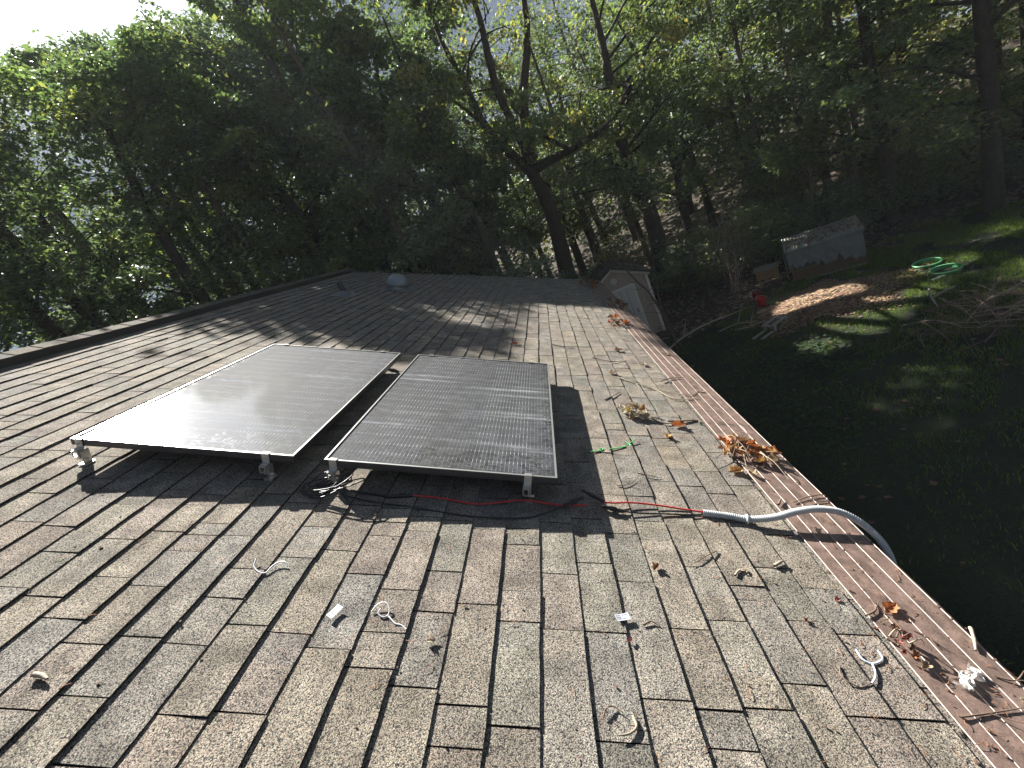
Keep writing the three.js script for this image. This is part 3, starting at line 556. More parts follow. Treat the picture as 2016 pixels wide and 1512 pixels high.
{ // pine needles and crumbs nobody could count
  const r = rng(91), parts = [], crumbs = [];
  for (let k = 0; k < 420; k++) {
    const edge = r() < 0.65, u = edge ? 0.55 + 1.05 * Math.sqrt(r()) : -1.7 + 3.2 * r(), w = edge ? 0.65 + 4.2 * Math.pow(r(), 1.3) : 0.6 + 1.6 * r();
    if (!edge && w > 1.5 && u < 0.3) continue;
    const a = r() * 6.28, l = 0.012 + 0.022 * r(), n = overGuard(u) + 0.002, c = 0.01 * (r() - 0.5);
    parts.push(tube([rp(u, w, n), rp(u + l * 0.5 * Math.cos(a) - c * Math.sin(a), w + l * 0.5 * Math.sin(a) + c * Math.cos(a), n + 0.003), rp(u + l * Math.cos(a), w + l * Math.sin(a), n)], 0.0007 + 0.0004 * r(), 3, 4));
  }
  tag(mesh('pine_needles', mergeGeometries(parts), std([0.3, 0.13, 0.06], 0.8), scene), 'scattered reddish pine needles on the shingles and the guard', 'needles', null, 'stuff');
  const rock = new THREE.DodecahedronGeometry(1, 0);
  for (let k = 0; k < 330; k++) {
    const edge = r() < 0.7, u = edge ? 1.0 + 0.62 * Math.sqrt(r()) : -2 + 3.4 * r(), w = edge ? 0.5 + 4.5 * Math.pow(r(), 1.4) : 0.55 + 1.0 * r(), s = 0.0015 + 0.003 * r() * r();
    const g = rock.clone(); g.scale(s * (1 + r()), s * 0.6, s * (1 + r())); g.rotateY(r() * 6); const p = rp(u, w, overGuard(u) + s * 0.4); g.translate(p.x, p.y, p.z); crumbs.push(g);
  }
  tag(mesh('bark_debris', mergeGeometries(crumbs), std([0.09, 0.055, 0.035], 0.9), scene), 'tiny dark bark crumbs scattered over shingles and guard', 'debris', null, 'stuff');
}

// ---------------------------------------------------------------- garden shed
{
  const t = thing('garden_shed', 'small gabled garden shed with white trim and a white door beyond the roof corner', 'shed', V(1.43, 0, -13)), D = 2.2, W = 0.93, EH = 1.93, AH = 2.42;
  const sh = new THREE.Shape([[-W, 0], [-W, EH], [0, AH], [W, EH], [W, 0]].map((p) => new THREE.Vector2(...p)));
  mesh('wall', new THREE.ExtrudeGeometry(sh, { depth: D, bevelEnabled: false }).translate(0, 0, -D - 0.03), std([0.28, 0.25, 0.21], 0.85), t);
  for (let k = 0; k < 9; k++) {
    const x0 = -W + k * 2 * W / 9 + 0.004, x1 = -W + (k + 1) * 2 * W / 9 - 0.004, top = (x) => AH - Math.abs(x) / W * (AH - EH) - 0.02;
    const p = [[x0, 0.05], [x0, top(x0)]]; if (x0 < 0 && x1 > 0) p.push([0, top(0)]); p.push([x1, top(x1)], [x1, 0.05]);
    const s = new THREE.Shape(p.map((q) => new THREE.Vector2(...q)));
    mesh('plank', new THREE.ExtrudeGeometry(s, { depth: 0.014, bevelEnabled: false }).translate(0, 0, -0.03), std([0.34 + 0.02 * (k % 3), 0.29 + 0.015 * (k % 2), 0.22], 0.85), t);
  }
  const trimM = std([0.62, 0.58, 0.48], 0.7), a = Math.atan2(AH - EH, W), len = Math.hypot(AH - EH, W) + 0.12;
  for (const s of [-1, 1]) {
    const g = box(len, 0.085, 0.03, -len / 2 + 0.01, 0, 0.012); g.rotateZ(s > 0 ? Math.PI - a : a); if (s > 0) g.rotateX(0); g.translate(0, AH - 0.01, 0);
    mesh('rake_trim', g, trimM, t);
    mesh('corner_trim', box(0.08, EH - 0.05, 0.03, s * (W - 0.02), (EH - 0.05) / 2, 0.004), trimM, t);
    const r = box(len + 0.05, 0.05, D + 0.25, -(len + 0.05) / 2, 0.055, -D / 2 - 0.02); r.rotateZ(s > 0 ? -a : a); if (s > 0) { r.rotateY(0); r.scale(1, 1, 1); }
    const rr = box(len + 0.05, 0.05, D + 0.25, s * (len + 0.05) / 2, 0.055, -D / 2 - 0.02); rr.rotateZ(-s * a); rr.translate(0, AH - 0.005, 0);
    mesh('roof_slope', rr, std([0.05, 0.045, 0.04], 0.9), t);
  }
  mesh('gable_vent', mergeGeometries([new THREE.TorusGeometry(0.085, 0.014, 8, 28), new THREE.CircleGeometry(0.085, 24).translate(0, 0, 0.002), box(0.1, 0.012, 0.012, 0, 0.02, 0.008), box(0.1, 0.012, 0.012, 0, -0.02, 0.008)].map((g) => g.toNonIndexed())).translate(-0.02, 2.06, 0), std([0.5, 0.47, 0.4], 0.7), t);
  const d = new THREE.Group(); d.name = 'door'; d.position.set(0.13, 0, 0.012); t.add(d);
  mesh('door_panel', box(0.62, 1.62, 0.025, 0, 0.92, 0.004), std([0.52, 0.49, 0.42], 0.7), d);
  mesh('door_trim', mergeGeometries([box(0.07, 1.7, 0.03, -0.345, 0.92, 0.01), box(0.07, 1.7, 0.03, 0.345, 0.92, 0.01), box(0.76, 0.07, 0.032, 0, 1.765, 0.01)]), trimM, d);
  mesh('door_groove', mergeGeometries([box(0.012, 1.6, 0.004, -0.1, 0.92, 0.018), box(0.012, 1.6, 0.004, 0.1, 0.92, 0.018)]), std([0.2, 0.19, 0.16], 0.8), d);
  mesh('handle', box(0.02, 0.14, 0.03, 0.24, 0.95, 0.03), mBlack, d);
  // leaves drifted on its roof
  const r = rng(71), g = [];
  for (let k = 0; k < 90; k++) { const s = r() < 0.6 ? -1 : 1, q = r(), x = s * q * (W + 0.05), y = AH - q * (AH - EH) + 0.085, m = leafGeo(0.09 + 0.05 * r(), 0.06, 0.8, 900 + k, LEAF[['brown', 'tan', 'orange', 'brown'][k % 4]], 2); m.rotateY(r() * 6); m.rotateZ(-s * a); m.translate(x, y, -D * r() + 0.08); g.push(m); }
  const l = mesh('roof_leaves', mergeGeometries(g), mDryLeaf, t); l.userData.kind = 'stuff';
}
{ // bare crooked branch in front of the shed
  const z = -12.35, g = [taper([V(1.70, 2.5, z), V(1.77, 2.33, z), V(1.94, 1.93, z), V(2.11, 1.58, z + 0.05), V(2.22, 1.2, z), V(2.35, 0.4, z), V(2.4, -0.05, z)], [0.012, 0.02, 0.024, 0.028, 0.032], 7, 20, 0.2, 3)];
  for (const p of [[[1.94, 1.93], [1.8, 1.95], [1.72, 2.08]], [[2.05, 1.7], [1.86, 1.72], [1.7, 1.82]], [[2.14, 1.5], [2.3, 1.62], [2.36, 1.85]], [[2.25, 1.1], [2.05, 1.15], [1.92, 1.1]], [[1.8, 2.25], [1.9, 2.3], [1.96, 2.42]]]) g.push(taper(p.map(([x, y], i) => V(x, y, z + 0.06 * i)), [0.013, 0.009, 0.004], 5, 8, 0.2, 4));
  tag(mesh('bare_branch', mergeGeometries(g), mTwig, scene), 'bare crooked dead branch crossing in front of the shed gable', 'branch');
}
// ---------------------------------------------------------------- coop and what lies round it
{
  const t = thing('chicken_coop', 'low coop with a leaf strewn corrugated roof and a torn white tarp over its front', 'coop', V(6.06, 0, -12.7)); t.rotation.y = -24.8 * Math.PI / 180;
  const L = 1.62, D = 1.0, H = 0.88, HB = 0.98, roofY = (x, z) => H + (HB - H) * (-z / D) + 0.03;
  for (const [x, z, h] of [[0.02, 0, H], [L - 0.02, 0, H], [0.8, 0, H], [0.02, -D, HB], [L - 0.02, -D, HB]]) mesh('post', box(0.05, h, 0.05, x, h / 2, z), mWood, t);
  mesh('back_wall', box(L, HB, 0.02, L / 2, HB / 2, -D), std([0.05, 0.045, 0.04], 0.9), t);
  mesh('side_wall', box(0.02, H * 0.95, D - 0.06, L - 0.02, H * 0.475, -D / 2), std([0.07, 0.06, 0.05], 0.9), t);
  for (let k = 0; k < 3; k++) mesh('plank', box(L - 0.02, 0.1, 0.02, L / 2, 0.07 + k * 0.11, 0.015 + 0.004 * (k % 2)), std([0.13, 0.075 + 0.01 * k, 0.05], 0.9), t);
  const kick = box(1.35, 0.03, 0.16, 0.95, 0.03, 0.16); kick.rotateX(0.25); mesh('foot_plank', kick, std([0.3, 0.28, 0.25], 0.85), t);
  // wire front
  { const g = []; for (let k = 0; k <= 20; k++) g.push(box(0.003, 0.5, 0.003, 0.05 + k * (L - 0.1) / 20, 0.6, 0.002)); for (let k = 0; k <= 6; k++) g.push(box(L - 0.1, 0.003, 0.003, L / 2, 0.36 + k * 0.08, 0.005)); mesh('wire_mesh', mergeGeometries(g), std([0.25, 0.25, 0.24], 0.5, { metalness: 0.6 }), t); }
  const sheet = (NX, NY, fn) => { const p = [], u = [], idx = []; for (let j = 0; j <= NY; j++) for (let i = 0; i <= NX; i++) { const q = fn(i / NX, j / NY); p.push(...q); u.push(i / NX, j / NY); } for (let j = 0; j < NY; j++) for (let i = 0; i < NX; i++) { const a = j * (NX + 1) + i; idx.push(a, a + 1, a + NX + 2, a, a + NX + 2, a + NX + 1); } const g = new THREE.BufferGeometry(); g.setAttribute('position', new THREE.Float32BufferAttribute(p, 3)); g.setAttribute('uv', new THREE.Float32BufferAttribute(u, 2)); g.setIndex(idx); g.computeVertexNormals(); return g; };
  mesh('corrugated_roof', sheet(132, 4, (s, v) => { const x = -0.08 + s * (L + 0.14), z = 0.1 - v * (D + 0.22); return [x, roofY(x, z) + 0.014 * Math.sin(x * 2 * Math.PI / 0.075), z]; }), std([0.38, 0.38, 0.36], 0.5, { metalness: 0.3 }), t);
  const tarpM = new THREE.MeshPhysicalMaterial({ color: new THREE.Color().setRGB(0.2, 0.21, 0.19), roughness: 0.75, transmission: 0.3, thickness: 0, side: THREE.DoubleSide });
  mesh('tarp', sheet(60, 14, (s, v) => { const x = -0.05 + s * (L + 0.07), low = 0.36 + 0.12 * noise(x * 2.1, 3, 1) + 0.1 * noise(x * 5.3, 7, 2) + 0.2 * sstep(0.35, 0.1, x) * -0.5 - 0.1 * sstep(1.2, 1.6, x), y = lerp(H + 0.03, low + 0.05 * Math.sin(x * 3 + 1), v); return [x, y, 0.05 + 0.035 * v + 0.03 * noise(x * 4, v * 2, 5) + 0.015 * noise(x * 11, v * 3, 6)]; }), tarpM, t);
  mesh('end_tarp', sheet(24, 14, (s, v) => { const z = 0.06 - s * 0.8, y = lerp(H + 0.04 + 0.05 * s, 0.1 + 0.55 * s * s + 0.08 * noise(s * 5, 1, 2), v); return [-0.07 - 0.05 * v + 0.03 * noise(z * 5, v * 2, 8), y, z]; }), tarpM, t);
  const r = rng(72), g = [];
  for (let k = 0; k < 270; k++) { const x = -0.05 + (L + 0.08) * r(), z = -D * Math.pow(r(), 0.7) + 0.05, m = leafGeo(0.06 + 0.05 * r(), 0.05, 0.8, 1200 + k, LEAF[['brown', 'tan', 'brown', 'pale', 'orange'][k % 5]], 2); m.rotateX((r() - 0.5) * 0.6); m.rotateY(r() * 6); m.translate(x, roofY(x, z) + 0.016, z); g.push(m); }
  const l = mesh('roof_leaves', mergeGeometries(g), mDryLeaf, t); l.userData.kind = 'stuff';
}
{
  const t = thing('nest_box', 'small wooden box on short legs at the left end of the coop', 'wooden box', V(5.36, 0, -13.25)); t.rotation.y = -24.8 * Math.PI / 180;
  for (const [x, z] of [[0.03, 0], [0.5, 0], [0.03, -0.36], [0.5, -0.36]]) mesh('leg', box(0.035, 0.3, 0.035, x, 0.15, z), mWood, t);
  const plank = (g) => mesh('plank', g, mWood, t);
  plank(box(0.56, 0.13, 0.02, 0.265, 0.32, 0.02)); plank(box(0.56, 0.12, 0.02, 0.265, 0.452, 0.022)); plank(box(0.02, 0.26, 0.4, -0.012, 0.385, -0.18)); plank(box(0.02, 0.26, 0.4, 0.545, 0.385, -0.18)); plank(box(0.56, 0.26, 0.02, 0.265, 0.385, -0.38));
  const lid = box(0.66, 0.022, 0.52, 0.265, 0.535, -0.17); mesh('lid', lid, std([0.2, 0.17, 0.14], 0.8), t);
  const rail = mergeGeometries([box(0.75, 0.025, 0.025, 0.4, 0.2, 0.1), box(0.02, 0.2, 0.02, 0.1, 0.1, 0.1), box(0.02, 0.2, 0.02, 0.68, 0.1, 0.1)]); mesh('perch_rail', rail, mWood, t);
}
function bucket(label, x, z, col, tip) {
  const t = thing('red_bucket', label, 'bucket', V(x, groundY(x, z), z)), m = std(col, 0.4);
  mesh('pail', new THREE.LatheGeometry([[0.001, 0.004], [0.085, 0.004], [0.095, 0.01], [0.118, 0.22], [0.126, 0.222], [0.126, 0.235], [0.114, 0.235], [0.09, 0.016], [0.001, 0.012]].map((p) => new THREE.Vector2(...p)), 28), m, t);
  mesh('handle', new THREE.TorusGeometry(0.122, 0.004, 6, 24, Math.PI).rotateX(-1.1).translate(0, 0.22, 0), mAlu, t);
  if (tip) t.rotation.z = tip;
}
bucket('bright red bucket on the ground left of the straw patch', 4.73, -11.8, [0.38, 0.015, 0.015]);
bucket('darker red bucket in the shade just behind the bright red one', 4.9, -12.42, [0.2, 0.012, 0.015]);
{
  const t = thing('broken_crate', 'broken pale wooden crate frame lying in the shade below the straw patch', 'crate', V(4.22, groundY(4.22, -10.1), -10.1)); t.rotation.y = 0.5; const m = std([0.34, 0.3, 0.25], 0.85);
  for (const g of [box(0.5, 0.02, 0.07, 0, 0.16, 0.12), box(0.5, 0.02, 0.07, 0.02, 0.15, -0.12), box(0.07, 0.02, 0.36, -0.22, 0.13, 0), box(0.07, 0.02, 0.36, 0.22, 0.13, 0), box(0.05, 0.13, 0.05, -0.2, 0.062, 0.12), box(0.05, 0.13, 0.05, 0.2, 0.062, 0.12), box(0.05, 0.13, 0.05, -0.2, 0.062, -0.12), box(0.05, 0.13, 0.05, 0.2, 0.062, -0.12), box(0.4, 0.018, 0.06, -0.45, 0.012, 0.1), box(0.5, 0.018, 0.06, -0.4, 0.012, -0.12)]) mesh('slat', g, m, t);
}
function ringTub(label, x, z) {
  const t = thing('green_ring', label, 'garden ring', V(x, groundY(x, z), z), 'green rings on the lawn'), m = std([0.14, 0.4, 0.18], 0.4);
  mesh('rim', new THREE.TorusGeometry(0.245, 0.015, 10, 48).rotateX(Math.PI / 2).translate(0, 0.075, 0), m, t);
  mesh('band', new THREE.CylinderGeometry(0.24, 0.225, 0.07, 40, 1, true).translate(0, 0.036, 0), std([0.06, 0.28, 0.1], 0.5), t);
}
ringTub('green plastic ring on the lawn, the farther and left one of the two', 7.66, -10.33);
ringTub('green plastic ring on the lawn, the nearer and right one of the two', 7.5, -9.66);
tag(mesh('white_strip', box(0.24, 0.02, 0.06, 7.22, groundY(7.22, -9.5) + 0.014, -9.5), mWhite, scene), 'short white strip lying on the grass at the nearer green ring', 'strip');
{ // brush pile
  const r = rng(81), cx = 6.35, cz = -7.3, t = thing('brush_pile', 'big heap of cut branches at the right edge of the lawn', 'brush pile', V(cx, 0, cz));
  for (let k = 0; k < 130; k++) {
    const a = r() * 6.28, q = Math.sqrt(r()), x = q * Math.cos(a) * 1.1, z = q * Math.sin(a) * 0.75, y = 0.05 + 0.5 * (1 - q * q) * r(), l = 0.5 + 0.9 * r(), b = r() * 6.28, rad = 0.004 + 0.012 * r() * r();
    mesh('branch', taper([V(x - l / 2 * Math.cos(b), Math.max(0.02, y - 0.1 * r()), z - l / 2 * Math.sin(b)), V(x + 0.1 * gauss(r), y + 0.06 * r(), z + 0.1 * gauss(r)), V(x + l / 2 * Math.cos(b), Math.max(0.02, y + 0.25 * (r() - 0.4)), z + l / 2 * Math.sin(b))], [rad, rad * 0.8, rad * 0.3], 5, 8, 0.2, k), r() < 0.25 ? mTwigPale : mTwig, t);
  }
  tag(mesh('forked_branch', mergeGeometries([taper([V(6.62, 0.12, -8.95), V(6.45, 0.09, -8.7), V(6.24, 0.04, -8.3)], [0.018, 0.02, 0.012], 7, 10, 0.2, 2), taper([V(6.8, 0.16, -8.6), V(6.6, 0.13, -8.62), V(6.42, 0.1, -8.6)], [0.01, 0.014, 0.016], 6, 8, 0.2, 3)]), std([0.34, 0.29, 0.22], 0.8), scene), 'pale stripped forked branch sticking out of the brush pile', 'branch');
}
for (const [pts, rad, label] of [
  [[[1.65, 0.05, -11.0], [2.4, 0.25, -11.2], [3.1, 0.32, -11.3], [3.8, 0.2, -11.6], [4.4, 0.06, -12.0]], 0.03, 'long fallen branch lying in the dark between shed and straw patch'],
  [[[3.3, 0.04, -11.15], [3.7, 0.16, -10.9], [4.15, 0.08, -10.6]], 0.02, 'shorter fallen branch behind the broken crate'],
  [[[3.55, 0.08, -10.75], [3.8, 0.15, -10.45], [4.1, 0.2, -10.25], [4.5, 0.04, -10.0]], 0.018, 'thin pale stick leaning on the broken crate'],
]) {
  const P = pts.map((p) => V(...p)), a = P[1], g = [taper(P, [rad, rad * 0.8, rad * 0.35], 7, 18, 0.2, rad * 100), taper([a, a.clone().add(V(0.15, 0.25, -0.05)), a.clone().add(V(0.22, 0.5, 0.0))], [rad * 0.6, rad * 0.45, rad * 0.2], 6, 7)];
  tag(mesh('fallen_branch', mergeGeometries(g), mTwigPale, scene), label, 'branch');
}
{ // bare shrub and sapling
  const r = rng(83), t = thing('bare_shrub', 'leafless twiggy shrub with curled pale twigs before the green thicket left of the coop', 'shrub', V(5.0, 0, -13.9));
  for (let k = 0; k < 30; k++) {
    const a = r() * 6.28, sp = 0.2 + 0.5 * r(), h = 1.5 + 1.6 * r(), p = [V(0.25 * gauss(r), 0, 0.2 * gauss(r)), V(Math.cos(a) * sp * 0.6 + 0.2 * gauss(r), h * 0.45, Math.sin(a) * sp * 0.5), V(Math.cos(a) * sp + 0.25 * gauss(r), h * 0.8, Math.sin(a) * sp * 0.6), V(Math.cos(a) * sp * 1.6 + 0.5 * gauss(r), h * (0.9 + 0.2 * r()), Math.sin(a) * sp)], g = [taper(p, [0.009, 0.007, 0.002], 5, 12, 0.2, k)];
    for (let j = 0; j < 5; j++) { const q = p[1 + (j % 2)].clone().lerp(p[2 + (j % 2)], r()), d = V(0.55 * gauss(r), 0.25 * gauss(r), 0.35 * gauss(r)); g.push(taper([q, q.clone().addScaledVector(d, 0.6).add(V(0, 0.08, 0)), q.clone().add(d), q.clone().addScaledVector(d, 1.3).add(V(0.1 * gauss(r), -0.12 * r(), 0))], [0.005, 0.004, 0.0018], 4, 8)); }
    mesh('stem', mergeGeometries(g), k % 3 ? mTwig : mTwigPale, t);
  }
  const s = rng(84), g = [taper([V(0, -0.05, 0), V(0.05, 0.7, 0), V(-0.02, 1.5, 0.05), V(0.1, 2.4, 0)], [0.022, 0.016, 0.006], 6, 14, 0.2, 9)];
  for (let k = 0; k < 9; k++) { const y = 0.4 + 1.8 * s(), a = s() * 6.28, l = 0.25 + 0.4 * s(); g.push(taper([V(0.02, y, 0), V(Math.cos(a) * l * 0.6, y + 0.15, Math.sin(a) * l * 0.6), V(Math.cos(a) * l, y + 0.3 * s(), Math.sin(a) * l)], [0.008, 0.005, 0.002], 4, 6)); }
  const q = mesh('sapling', mergeGeometries(g), mTwig, scene); q.position.set(2.05, 0, -10.7); tag(q, 'thin leafless sapling just outside the far part of the gutter', 'sapling');
}
{ // what nobody could count on the ground
  const r = rng(85), P = [], C = [], I = [];
  const blade = (x, z, h, c, w) => { const y = groundY(x, z) - 0.01, a = r() * 6.28, lx = Math.cos(a) * h * 0.6 * r(), lz = Math.sin(a) * h * 0.6 * r(), i = P.length / 3; P.push(x - w * Math.sin(a), y, z + w * Math.cos(a), x + w * Math.sin(a), y, z - w * Math.cos(a), x + lx * 0.4, y + h * 0.65, z + lz * 0.4, x + lx, y + h, z + lz); for (let k = 0; k < 4; k++) C.push(...c.map((q) => q * (k < 2 ? 0.8 : 1.1))); I.push(i, i + 1, i + 2, i + 2, i + 1, i + 3); };
  let made = 0;
  while (made < 90000) {
    const x = 1.6 + 10.2 * Math.sqrt(r()), z = -2 - 11.5 * Math.pow(r(), 0.8); if (wood(x, z) > 0.55 + 0.3 * r() || hay(x, z) > 0.4 || noise(x * 1.2, z * 1.2, 31) < -0.45 + 0.3 * r()) continue;
    const k = 0.6 + 0.8 * r(), yel = r() < 0.25 ? 1 : 0; blade(x, z, 0.03 + 0.07 * r(), [0.11 * k + 0.06 * yel, 0.19 * k + 0.02 * yel, 0.03 * k], 0.005 + 0.004 * r()); made++;
  }
  const mk = () => { const g = new THREE.BufferGeometry(); g.setAttribute('position', new THREE.Float32BufferAttribute(P.splice(0), 3)); g.setAttribute('color', new THREE.Float32BufferAttribute(C.splice(0), 3)); g.setIndex(I.splice(0)); return g; };
  tag(mesh('grass', mk(), mGrass, scene), 'short green grass of the shaded lawn', 'grass', null, 'stuff');
  const chip = (x, z, l, c, lift) => { const y = groundY(x, z) + 0.004 + lift * r(), a = r() * 6.28, w = l * (0.25 + 0.3 * r()), dx = Math.cos(a), dz = Math.sin(a), t1 = (r() - 0.5) * l * 0.5, t2 = (r() - 0.5) * l * 0.5, i = P.length / 3; P.push(x - dx * l / 2, y, z - dz * l / 2, x - dz * w, y + Math.max(0, t1), z + dx * w, x + dx * l / 2, y + Math.max(0, t2), z + dz * l / 2, x + dz * w, y + 0.004, z - dx * w); for (let k = 0; k < 4; k++) C.push(...c); I.push(i, i + 1, i + 2, i, i + 2, i + 3); };
  for (let k = 0; k < 9000; k++) { const a = r() * 6.28, q = (0.55 * Math.sqrt(r()) + 0.45 * r()) * (1.5 + 0.5 * noise(Math.cos(a) * 1.3, Math.sin(a) * 1.3, 61)), f = 0.35 + 0.8 * r(), b = r() < 0.35 ? 0.55 : 1; chip(5.55 + q * Math.cos(a) * 1.15, -10.5 + q * Math.sin(a) * 0.95, 0.02 + 0.06 * r(), [0.42 * f * b, 0.28 * f * b * b, 0.14 * f * b * b], 0.03); }
  tag(mesh('straw', mk(), mDryLeaf, scene), 'tan straw and wood chips spread on the ground below the coop', 'straw', null, 'stuff');
  for (let k = 0; k < 24000; k++) {
    const x = -3 + 24 * r(), z = -10.6 - 18 * Math.pow(r(), 1.4), f = 0.5 + 0.8 * r(); if (wood(x, z) < 0.3 + 0.4 * r()) continue;
    const c = r() < 0.5 ? [0.2 * f, 0.11 * f, 0.06 * f] : [0.27 * f, 0.19 * f, 0.12 * f]; chip(x, z, 0.06 + 0.09 * r(), c, 0.04);
  }
  for (let k = 0; k < 350; k++) { const x = 2 + 8 * r(), z = -3 - 9 * r(), f = 0.6 + 0.7 * r(); chip(x, z, 0.05 + 0.05 * r(), [0.14 * f, 0.08 * f, 0.04 * f], 0.02); }
  tag(mesh('leaf_litter', mk(), mDryLeaf, scene), 'brown fallen leaves covering the floor of the wood', 'leaf litter', null, 'stuff');
  for (let k = 0; k < 2600; k++) { const patch = k % 3, [cx, cz, sx, sz] = [[2.6, -10.4, 0.8, 0.4], [2.6, -6.5, 0.7, 1.4], [3.6, -8.2, 1.0, 0.8]][patch], x = cx + gauss(r) * sx, z = cz + gauss(r) * sz, f = 0.5 + 0.7 * r(); chip(x, z, 0.05 + 0.05 * r(), [0.04 * f, 0.075 * f, 0.03 * f], 0.1); }
  tag(mesh('ground_cover', mk(), mGrass, scene), 'low leafy weeds in the dark strip beside the house', 'weeds', null, 'stuff');
}

// ---------------------------------------------------------------- trees
const PAL = {
  dark: [[0.11, 0.17, 0.05], [0.13, 0.20, 0.055], [0.09, 0.145, 0.05], [0.17, 0.23, 0.06]],
  mid: [[0.15, 0.22, 0.05], [0.19, 0.26, 0.055], [0.11, 0.18, 0.05], [0.26, 0.29, 0.06]],
  yellow: [[0.19, 0.25, 0.05], [0.27, 0.29, 0.055], [0.36, 0.32, 0.06], [0.12, 0.18, 0.045], [0.16, 0.21, 0.05]],
  rust: [[0.13, 0.15, 0.05], [0.26, 0.17, 0.06], [0.10, 0.13, 0.045], [0.3, 0.18, 0.07]],
};
// leaves: clumps of small folded blades; those in the way of the sun beams are not there
function leavesGeo(clumps, n, size, pal, r, droop = 0.5, carve = true) {
  const P = new Float32Array(n * 12), C = new Float32Array(n * 12), I = [], tot = clumps.reduce((a, c) => a + c.k, 0), d = V(), s = V(), nn = V();
  let m = 0;
  for (const c of clumps) {
    const q = Math.round(n * c.k / tot), tone = 0.75 + 0.5 * r(), base = pal[Math.floor(r() * pal.length)];
    for (let k = 0; k < q && m < n; k++) {
      let x, y, z;
      do { x = r() * 2 - 1; y = r() * 2 - 1; z = r() * 2 - 1; } while (x * x + y * y + z * z > 1);
      const rad = Math.pow(x * x + y * y + z * z, 0.12) ;
      const px = c.p.x + x * c.r * rad, py = c.p.y + y * c.r * 0.62 * rad, pz = c.p.z + z * c.r * rad;
      if (py < 0.05) continue;
      if (carve) { const sh = sunShare(px, py, pz); if (sh > 0 && r() < sh) continue; }
      const a = r() * 6.283, l = size * (0.6 + 0.8 * r());
      d.set(Math.cos(a), -droop * r() * 1.6 + 0.15, Math.sin(a)).normalize();
      nn.set((r() - 0.5) * 1.4, 1, (r() - 0.5) * 1.4).normalize(); s.crossVectors(d, nn).normalize(); nn.crossVectors(s, d);
      const w = l * 0.34, f = l * 0.1 * r(), o = m * 12;
      P[o] = px; P[o + 1] = py; P[o + 2] = pz;
      P[o + 3] = px + d.x * l * 0.45 + s.x * w + nn.x * f; P[o + 4] = py + d.y * l * 0.45 + s.y * w + nn.y * f; P[o + 5] = pz + d.z * l * 0.45 + s.z * w + nn.z * f;
      P[o + 6] = px + d.x * l; P[o + 7] = py + d.y * l - l * 0.12; P[o + 8] = pz + d.z * l;
      P[o + 9] = px + d.x * l * 0.45 - s.x * w + nn.x * f; P[o + 10] = py + d.y * l * 0.45 - s.y * w + nn.y * f; P[o + 11] = pz + d.z * l * 0.45 - s.z * w + nn.z * f;
      const b = r() < 0.7 ? base : pal[Math.floor(r() * pal.length)], t = tone * (0.75 + 0.5 * r());
      for (let v = 0; v < 4; v++) { C[o + v * 3] = b[0] * t; C[o + v * 3 + 1] = b[1] * t; C[o + v * 3 + 2] = b[2] * t; }
      const i = m * 4; I.push(i, i + 1, i + 2, i, i + 2, i + 3); m++;
    }
  }
  const g = new THREE.BufferGeometry();
  g.setAttribute('position', new THREE.BufferAttribute(P.slice(0, m * 12), 3)); g.setAttribute('color', new THREE.BufferAttribute(C.slice(0, m * 12), 3)); g.setIndex(I);
  return g;
}
const inBeam = (p) => sunShare(p.x, p.y, p.z) > 0.9;
